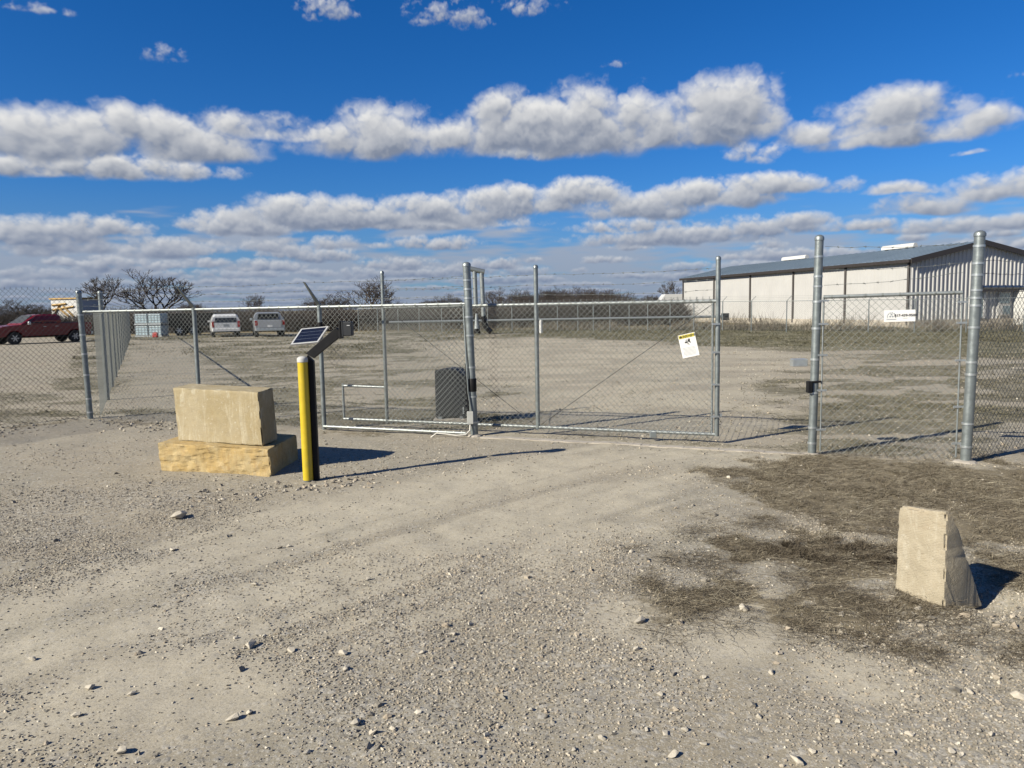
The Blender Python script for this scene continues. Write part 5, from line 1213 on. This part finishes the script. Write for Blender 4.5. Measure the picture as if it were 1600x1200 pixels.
# white camper and dark flatbed near the building
c = V(1056, 495, 82.0); cm = thing('white_camper', 'white camper trailer half hidden left of the metal building', 'camper', (c.x, c.y, gz1(c.x, c.y)))
MW = Matrix.Translation((c.x, c.y, gz1(c.x, c.y)))
MB().prism([MW @ Vector(q) for q in ((-1.6, 0, .7), (1.6, 0, .7), (1.6, 0, 2.55), (1.3, 0, 2.75), (-1.1, 0, 2.75), (-1.6, 0, 2.1))], (0, 2.2, 0)).build('body', WHITE, cm)
MB().box((0, -.02, 1.75), (2.2, .03, .4), MW).build('window_band', GLASSD, cm); MB().box((0, -.02, 1.2), (3.0, .03, .10), MW).build('stripe', INKG, cm)
for dx_ in (-.5, .4): 
    wl = MB().lathe((0, 0, 0), [(.33, -.1), (.33, .1)], 14); Mx = MW @ Matrix.Translation((dx_, .1, .33)) @ Matrix.Rotation(math.pi/2, 4, 'X'); wl.v = [tuple(Mx @ Vector(q)) for q in wl.v]; wl.build('wheel', TYRE, cm)
LOCAL[0] = True
c = V(1015, 492, 72.0); trailer('long dark flatbed trailer standing before the thicket left of the building', (c.x, c.y, gz1(c.x, c.y)), R_(4), 5.6, .95, 1.25, CHAR, 'flatbed_trailer')

LOCAL[0] = False
# ------------------------------------------------------------------ pipeline and filling standpipe far back in the yard
Yp = 47.0
sp = V(748, 519, Yp); st_ = thing('water_standpipe', 'tall pale standpipe with two hanging drop pipes, just right of the gate post', 'standpipe', (sp.x, sp.y, gz1(sp.x, sp.y)))
def vp(px, py): return V(px, py, Yp)
MB().tube([vp(728, 418.5), vp(757, 425)], .16, 14).build('overhead_pipe', GALV, st_, smooth=True)
MB().tube([vp(741.5, 424), vp(743.5, 479)], .135, 12).build('drop_pipe', RAIL, st_, smooth=True); MB().tube([vp(752.5, 426), vp(755.5, 495)], .135, 12).build('drop_pipe', RAIL, st_, smooth=True)
MB().tube([vp(744.5, 490), vp(745.5, 514)], [.07, .19], 12).build('valve_body', RAIL, st_, smooth=True); MB().tube([vp(745, 513.5), vp(745.5, 521)], .20, 12).build('valve_base', BLACK, st_)
MB().tube([vp(755.5, 494), vp(757, 504), vp(760, 513), vp(768, 519)], .17, 8).build('black_hose', BLACK, st_, smooth=True)
MB().tube([vp(729, 418), vp(731.5, 520)], .15, 12).build('riser', GALV, st_, smooth=True)
pl_ = thing('pipe_barrier', 'long white horizontal pipe on short legs crossing the back of the yard at knee height', 'pipe', (sp.x, sp.y, 0))
MB().tube([vp(608, 503.5), vp(1128, 494.5)], .078, 10).build('pipe', RAIL, pl_, smooth=True)
for px, py in ((620, 503), (732, 501), (845, 499.5), (985, 497.5), (1122, 495)):
    if px in (845, 1122): MB().tube([vp(px, py), (vp(px, py).x, Yp, 0)], .10, 8).build('pipe_leg', WHITE, pl_, smooth=True)
e = vp(1133, 494.8); MB().box(e, (.40, .30, .42)).build('end_box', CHAR, pl_)

# ------------------------------------------------------------------ bare trees
def tubes_np(P0, P1, r0, r1, n=3):
    P0, P1 = np.array(P0), np.array(P1); t = P1-P0; t /= np.linalg.norm(t, axis=1)[:, None]+1e-9
    up = np.where(np.abs(t[:, 2:3]) < .9, [[0, 0, 1.]], [[1., 0, 0]]); a = np.cross(t, up); a /= np.linalg.norm(a, axis=1)[:, None]; b = np.cross(t, a); vs = []
    for p, r in ((P0, np.array(r0)), (P1, np.array(r1))):
        for k in range(n): th = 2*math.pi*k/n; vs.append(p+(a*math.cos(th)+b*math.sin(th))*r[:, None])
    vv = np.stack(vs, 1).reshape(-1, 3); base = np.arange(len(P0))[:, None]*2*n
    return vv, np.concatenate([base+np.array([[k, (k+1) % n, n+(k+1) % n, n+k]]) for k in range(n)], 0)
def tree_data(seed, H=7.0, spread=1.0, depth=6, stems=1, up=.35, r0=.16, twig=.012):
    rr = random.Random(seed); T = [[], [], [], []]; C = [[], [], [], []]
    def grow(p, d, ln, r, lv):
        n = 3; q = p
        for i in range(n):
            d = (d+Vector((rr.gauss(0, .16), rr.gauss(0, .16), rr.gauss(0, .10)+.04*up))).normalized(); e = q+d*ln/n; ra, rb = r*(1-.25*i/n), r*(1-.25*(i+1)/n)
            X = T if lv >= depth-1 else C; X[0].append(q); X[1].append(e); X[2].append(max(ra, twig)); X[3].append(max(rb, twig*.8)); q = e
            if lv < depth-1 and lv > 0 and rr.random() < .45:
                sd_ = Vector((rr.gauss(0, 1), rr.gauss(0, 1), rr.gauss(0, .5)+.2)).normalized(); grow(q, (d*.5+sd_*.9).normalized(), ln*rr.uniform(.45, .65), rb*.5, lv-2)
        if lv <= 0: return
        k = rr.choice((2, 3)) if lv < depth else rr.choice((3, 4))
        ph = rr.uniform(0, 6.28)
        for i in range(k):
            a_ = ph+i*2*math.pi/k+rr.uniform(-.4, .4); sp_ = spread*rr.uniform(.45, .95); v = Vector((math.cos(a_)*sp_, math.sin(a_)*sp_, 0)); grow(q, (d+v+Vector((0, 0, up*.5))).normalized(), ln*rr.uniform(.68, .88), r*.62, lv-1)
    for s in range(stems): grow(Vector((rr.gauss(0, .3) if stems > 1 else 0, rr.gauss(0, .3) if stems > 1 else 0, -.1)), Vector((rr.gauss(0, .25 if stems > 1 else .06), rr.gauss(0, .2), 1)).normalized(), H*(.17 if stems == 1 else .21), r0, depth)
    return T, C
def make_tree(seed, name, label, loc, H, group=None, cat='tree', **k):
    T, C = tree_data(seed, H, **k); t = thing(name, label, cat, loc, 0, group); t.scale = (1, 1, 1)
    z = max(p.z for p in C[1]); s = H/z
    for nm, D_, mt, n in (('trunk', T, BARK, 6), ('crown', C, TWIG, 3)):
        v, f = tubes_np([tuple(p) for p in D_[0]], [tuple(p) for p in D_[1]], D_[2], D_[3], n); o = npmesh(nm, v*s, f, mt); o.parent = t
    return t
G_T = 'bare winter trees behind the yard'
protos = {}
def put_tree(kind, px, ybase, ytop, Y, label, rz=None, sx=1.0, cat='tree', name='bare_tree'):
    b = V(px, ybase, Y); zt_ = V(px, ytop, Y).z; g = gz1(b.x, b.y); H = zt_-g
    if kind not in protos:
        seed, kw = KINDS[kind]; protos[kind] = (make_tree(seed, name, label, (b.x, b.y, g), 8.0, G_T, cat, **kw), 8.0); o = protos[kind][0]
    else:
        o = copy_tree(protos[kind][0]); o.name = name; o['label'] = label; o['category'] = cat
    o.location = (b.x, b.y, g); o.rotation_euler = (0, 0, rz if rz is not None else random.uniform(0, 6.28)); s = H/8.0; o.scale = (s*sx, s*sx, s); return o
KINDS = {'a': (5, dict(depth=6, spread=.80, up=.38, r0=.15, twig=.013)), 'b': (12, dict(depth=6, spread=.9, up=.30, r0=.15, twig=.013)), 'c': (15, dict(depth=6, spread=.85, up=.3, stems=3, r0=.11, twig=.016)), 'd': (23, dict(depth=6, spread=.7, up=.6, stems=4, r0=.08, twig=.015))}
put_tree('b', 156, 520, 427, 74, 'broad bare tree behind the side fence, left of the tallest spreading one', sx=1.3)
put_tree('a', 252, 520, 421, 70, 'tall open spreading bare tree above the caged tanks', rz=.6, sx=1.45)
put_tree('c', 22, 515, 466, 60, 'low bushy bare tree at the left edge above the red pickup', sx=2.0)
put_tree('c', 60, 512, 476, 70, 'low grey brown bare tree above the cab of the red pickup', sx=1.8)
put_tree('b', 398, 512, 458, 88, 'small round bare tree above the silver white pickup', sx=1.2)
put_tree('a', 562, 512, 431, 84, 'dense round bare tree left of the gate post, above the fence rail', rz=2.1, sx=1.5)
put_tree('c', 522, 512, 457, 82, 'low bare tree just left of the dense round one', sx=1.5)
put_tree('d', 300, 512, 470, 84, 'small bare tree right of the tall spreading one', sx=1.4)
put_tree('c', 596, 512, 466, 88, 'low bare tree just right of the dense round one', sx=1.3)
put_tree('d', 668, 508, 466, 92, 'faint small bare tree left of the thick gate post', sx=1.3)
put_tree('c', 700, 508, 457, 92, 'pointed bare tree close left of the thick gate post', sx=1.1)
put_tree('a', 782, 510, 447, 90, 'bare tree right beside the overhead standpipe', rz=4.0, sx=1.15)
for i, (px, yt, kd) in enumerate(((823, 458, 'd'), (842, 449, 'c'), (866, 446, 'd'), (892, 448, 'c'), (915, 447, 'b'), (940, 450, 'd'), (958, 451, 'c'))):
    o = put_tree(kd, px, 510, yt, 78+random.uniform(-3, 5), ('first','second','third','fourth','fifth','sixth','seventh')[i]+' bare tree from the left in the dense row left of the building', sx=1.35); o['group'] = 'bare trees in the dense row'
put_tree('d', 990, 505, 470, 95, 'short bare tree right of the dense row', sx=1.5)
put_tree('b', 1043, 505, 437, 90, 'bare tree whose crown rises left of the metal building', sx=.85)
put_tree('d', 1018, 505, 458, 92, 'thin bare tree left of the one beside the building', sx=1.3)
# thicket: dark brush under the trees, no stem of which could be counted
def thicket(pxs, Y0, Y1, zh, n, label, mt=TWIG, name='thicket', ln=(.5, 1.4), r=.012):
    px = RNG.random(n)*(pxs[1]-pxs[0])+pxs[0]; Y = Y0+(Y1-Y0)*RNG.random(n); x = (px-800)/F*Y*1.0; h = zh(px, Y); z = RNG.random(n)**.8*h
    d = RNG.normal(size=(n, 3))*[.8, .8, .6]+[0, 0, .5]; d /= np.linalg.norm(d, axis=1)[:, None]; L_ = (ln[0]+(ln[1]-ln[0])*RNG.random(n))[:, None]
    p0 = np.stack([x, Y, gz(x, Y)+z*.75], -1); v, f = tubes_np(p0, p0+d*L_, np.full(n, r), np.full(n, r*.5)); o = npmesh(name, v, f, mt); return tag(o, label, 'brush', None, 'stuff')
def zh1(px, Y): return (1.15+1.1*fbm(px*.03, Y*.1, 71, 4))*(.75+.5*sst(px, 800, 860)*(1-sst(px, 960, 1000)))
thicket((425, 1070), 60, 76, zh1, 62000, 'dark tangled brush behind the yard between the trees', r=.016)
thicket((-80, 330), 62, 80, lambda px, Y: 1.0+1.0*fbm(px*.03, Y*.1, 72, 4), 42000, 'tangled winter brush beyond the lot at the left', r=.016)
thicket((330, 430), 64, 78, lambda px, Y: 1.1+.7*fbm(px*.03, Y*.1, 73, 4), 16000, 'low brush behind the white vehicles', r=.016)
# dry weeds at the far fence and the foot of the building
def weeds(n, pxs, Yf, h, label, r=.010):
    px = RNG.random(n)*(pxs[1]-pxs[0])+pxs[0]; Y = Yf(px)+RNG.random(n)*2.2; x = (px-800)/F*Y; cl_ = sst(fbm(x*.9, Y*.7, 81, 4), .38, .66); k = RNG.random(n) < .15+cl_
    x, Y, px, cl_ = x[k], Y[k], px[k], cl_[k]; m = len(x)
    hh = h*(.25+.75*RNG.random(m))*(.45+.75*cl_); b = blades('dry_weeds', x, Y, (.3, 1.0), (.012, .03), (.7, 1.5), WEED, label, 'weeds', segs=2, z=gz(x, Y)+hh*.35*RNG.random(m)); return b
fYf = lambda px: np.interp(px, fx, fY)+.2
weeds(7000, (1065, 1760), lambda px: fYf(px)+.5, .95, 'tall dry weeds along the far fence before the building wall')
weeds(9000, (560, 1065), lambda px: fYf(px)+.5, .9, 'dry weeds along the far fence left of the building')
n = 3600; px = RNG.random(n)*690+1070; Y = fYf(px)+.6+2.0*RNG.random(n); x = (px-800)/F*Y; cl_ = sst(fbm(x*.7, Y*.7, 83, 3), .46, .62); k = RNG.random(n) < cl_; x, Y = x[k], Y[k]; m = len(x)
p0 = np.stack([x, Y, gz(x, Y)+RNG.random(m)*.55], -1); d = RNG.normal(size=(m, 3))*[.5, .5, .5]+[0, 0, .7]; d /= np.linalg.norm(d, axis=1)[:, None]
v, f = tubes_np(p0, p0+d*(.2+.6*RNG.random(m))[:, None], np.full(m, .010), np.full(m, .004)); tag(npmesh('weed_stalks', v, f, STALK), 'branching dry weed stalks standing against the building foundation', 'weeds', None, 'stuff')

# ------------------------------------------------------------------ larger loose rocks, each one alone
def rock_mesh(seed):
    bm = bmesh.new(); rr = np.random.RandomState(seed)
    pts = rr.normal(size=(16, 3)); pts /= np.linalg.norm(pts, axis=1)[:, None]; pts *= rr.uniform(.38, .56, (16, 1))*np.array([[1.15, .9, .62]])
    for q in pts: bm.verts.new(tuple(q))
    r_h = bmesh.ops.convex_hull(bm, input=list(bm.verts)); bmesh.ops.delete(bm, geom=[v for v in bm.verts if not v.link_faces], context='VERTS')
    bmesh.ops.bevel(bm, geom=list(bm.edges), offset=.025, segments=1, affect='EDGES')
    me = bpy.data.meshes.new('rock'); bm.to_mesh(me); bm.free(); me.materials.append(ROCKL); return me
ROCKL = stone_mat('loose_limestone_rock', (.55,.50,.41), (.63,.58,.48), (.72,.67,.57), (.46,.40,.31), 1.2, 0, .2)
rm = [rock_mesh(i) for i in range(6)]
rocks = [(280,808,26),(1000,972,22),(995,1015,14),(1052,1182,20),(1245,1190,24),(1590,1090,20),(556,1131,20),(365,1122,20),(193,1175,20),(455,1016,16),(392,1009,20),(540,1045,12),(537,1020,16),(1161,952,17),(1033,1085,14),
 (1040,1148,14),(1010,1142,12),(940,1155,14),(897,1172,12),(1205,1050,12),(1070,1143,14),(1487,1175,14),(1420,1150,12),(390,1113,14),(118,1120,14),(140,1077,14),(50,1030,12),(270,858,12),(398,914,11),(575,905,11),(1270,1175,13),(1100,1165,12),
 (1310,1130,12),(708,990,13),(735,975,12),(613,1138,12),(660,1020,11),(1515,1085,12),(1550,1150,13),(1100,1060,11),(760,1150,13),(830,1110,12),(205,1085,12),(480,1175,13),(1185,1120,13),(1390,1175,14),(1350,1010,11)]
RL = {0: 'flat loose rock on the drive in front of the ochre stone block', 1: 'pale loose rock left of the dead grass, nearest the pale standing wedge side', 4: 'pale angular rock at the bottom edge near the lower right corner', 5: 'loose rock at the right edge below the pale standing stone',
      6: 'brightest pale loose rock on the lower middle gravel', 13: 'pale rock lying among the dead runners left of the standing stone', 8: 'pale rock at the bottom edge in the lower left corner'}
for i, (px, py, sz) in enumerate(rocks):
    q = P(px, py); d_ = math.hypot(*q); s = sz/F*d_*1.05; o = bpy.data.objects.new('limestone_rock', rm[i % 6]); COL.objects.link(o)
    o.location = (q[0], q[1], gz1(*q)+s*.20); o.rotation_euler = (random.uniform(-.3, .3), random.uniform(-.3, .3), random.uniform(0, 6.28)); o.scale = (s, s*random.uniform(.75, 1), s*random.uniform(.7, 1))
    tag(o, 'loose pale limestone rock lying on the gravel drive', 'rock', 'loose rocks on the gravel drive')
    if i in RL: o['label'] = RL[i]
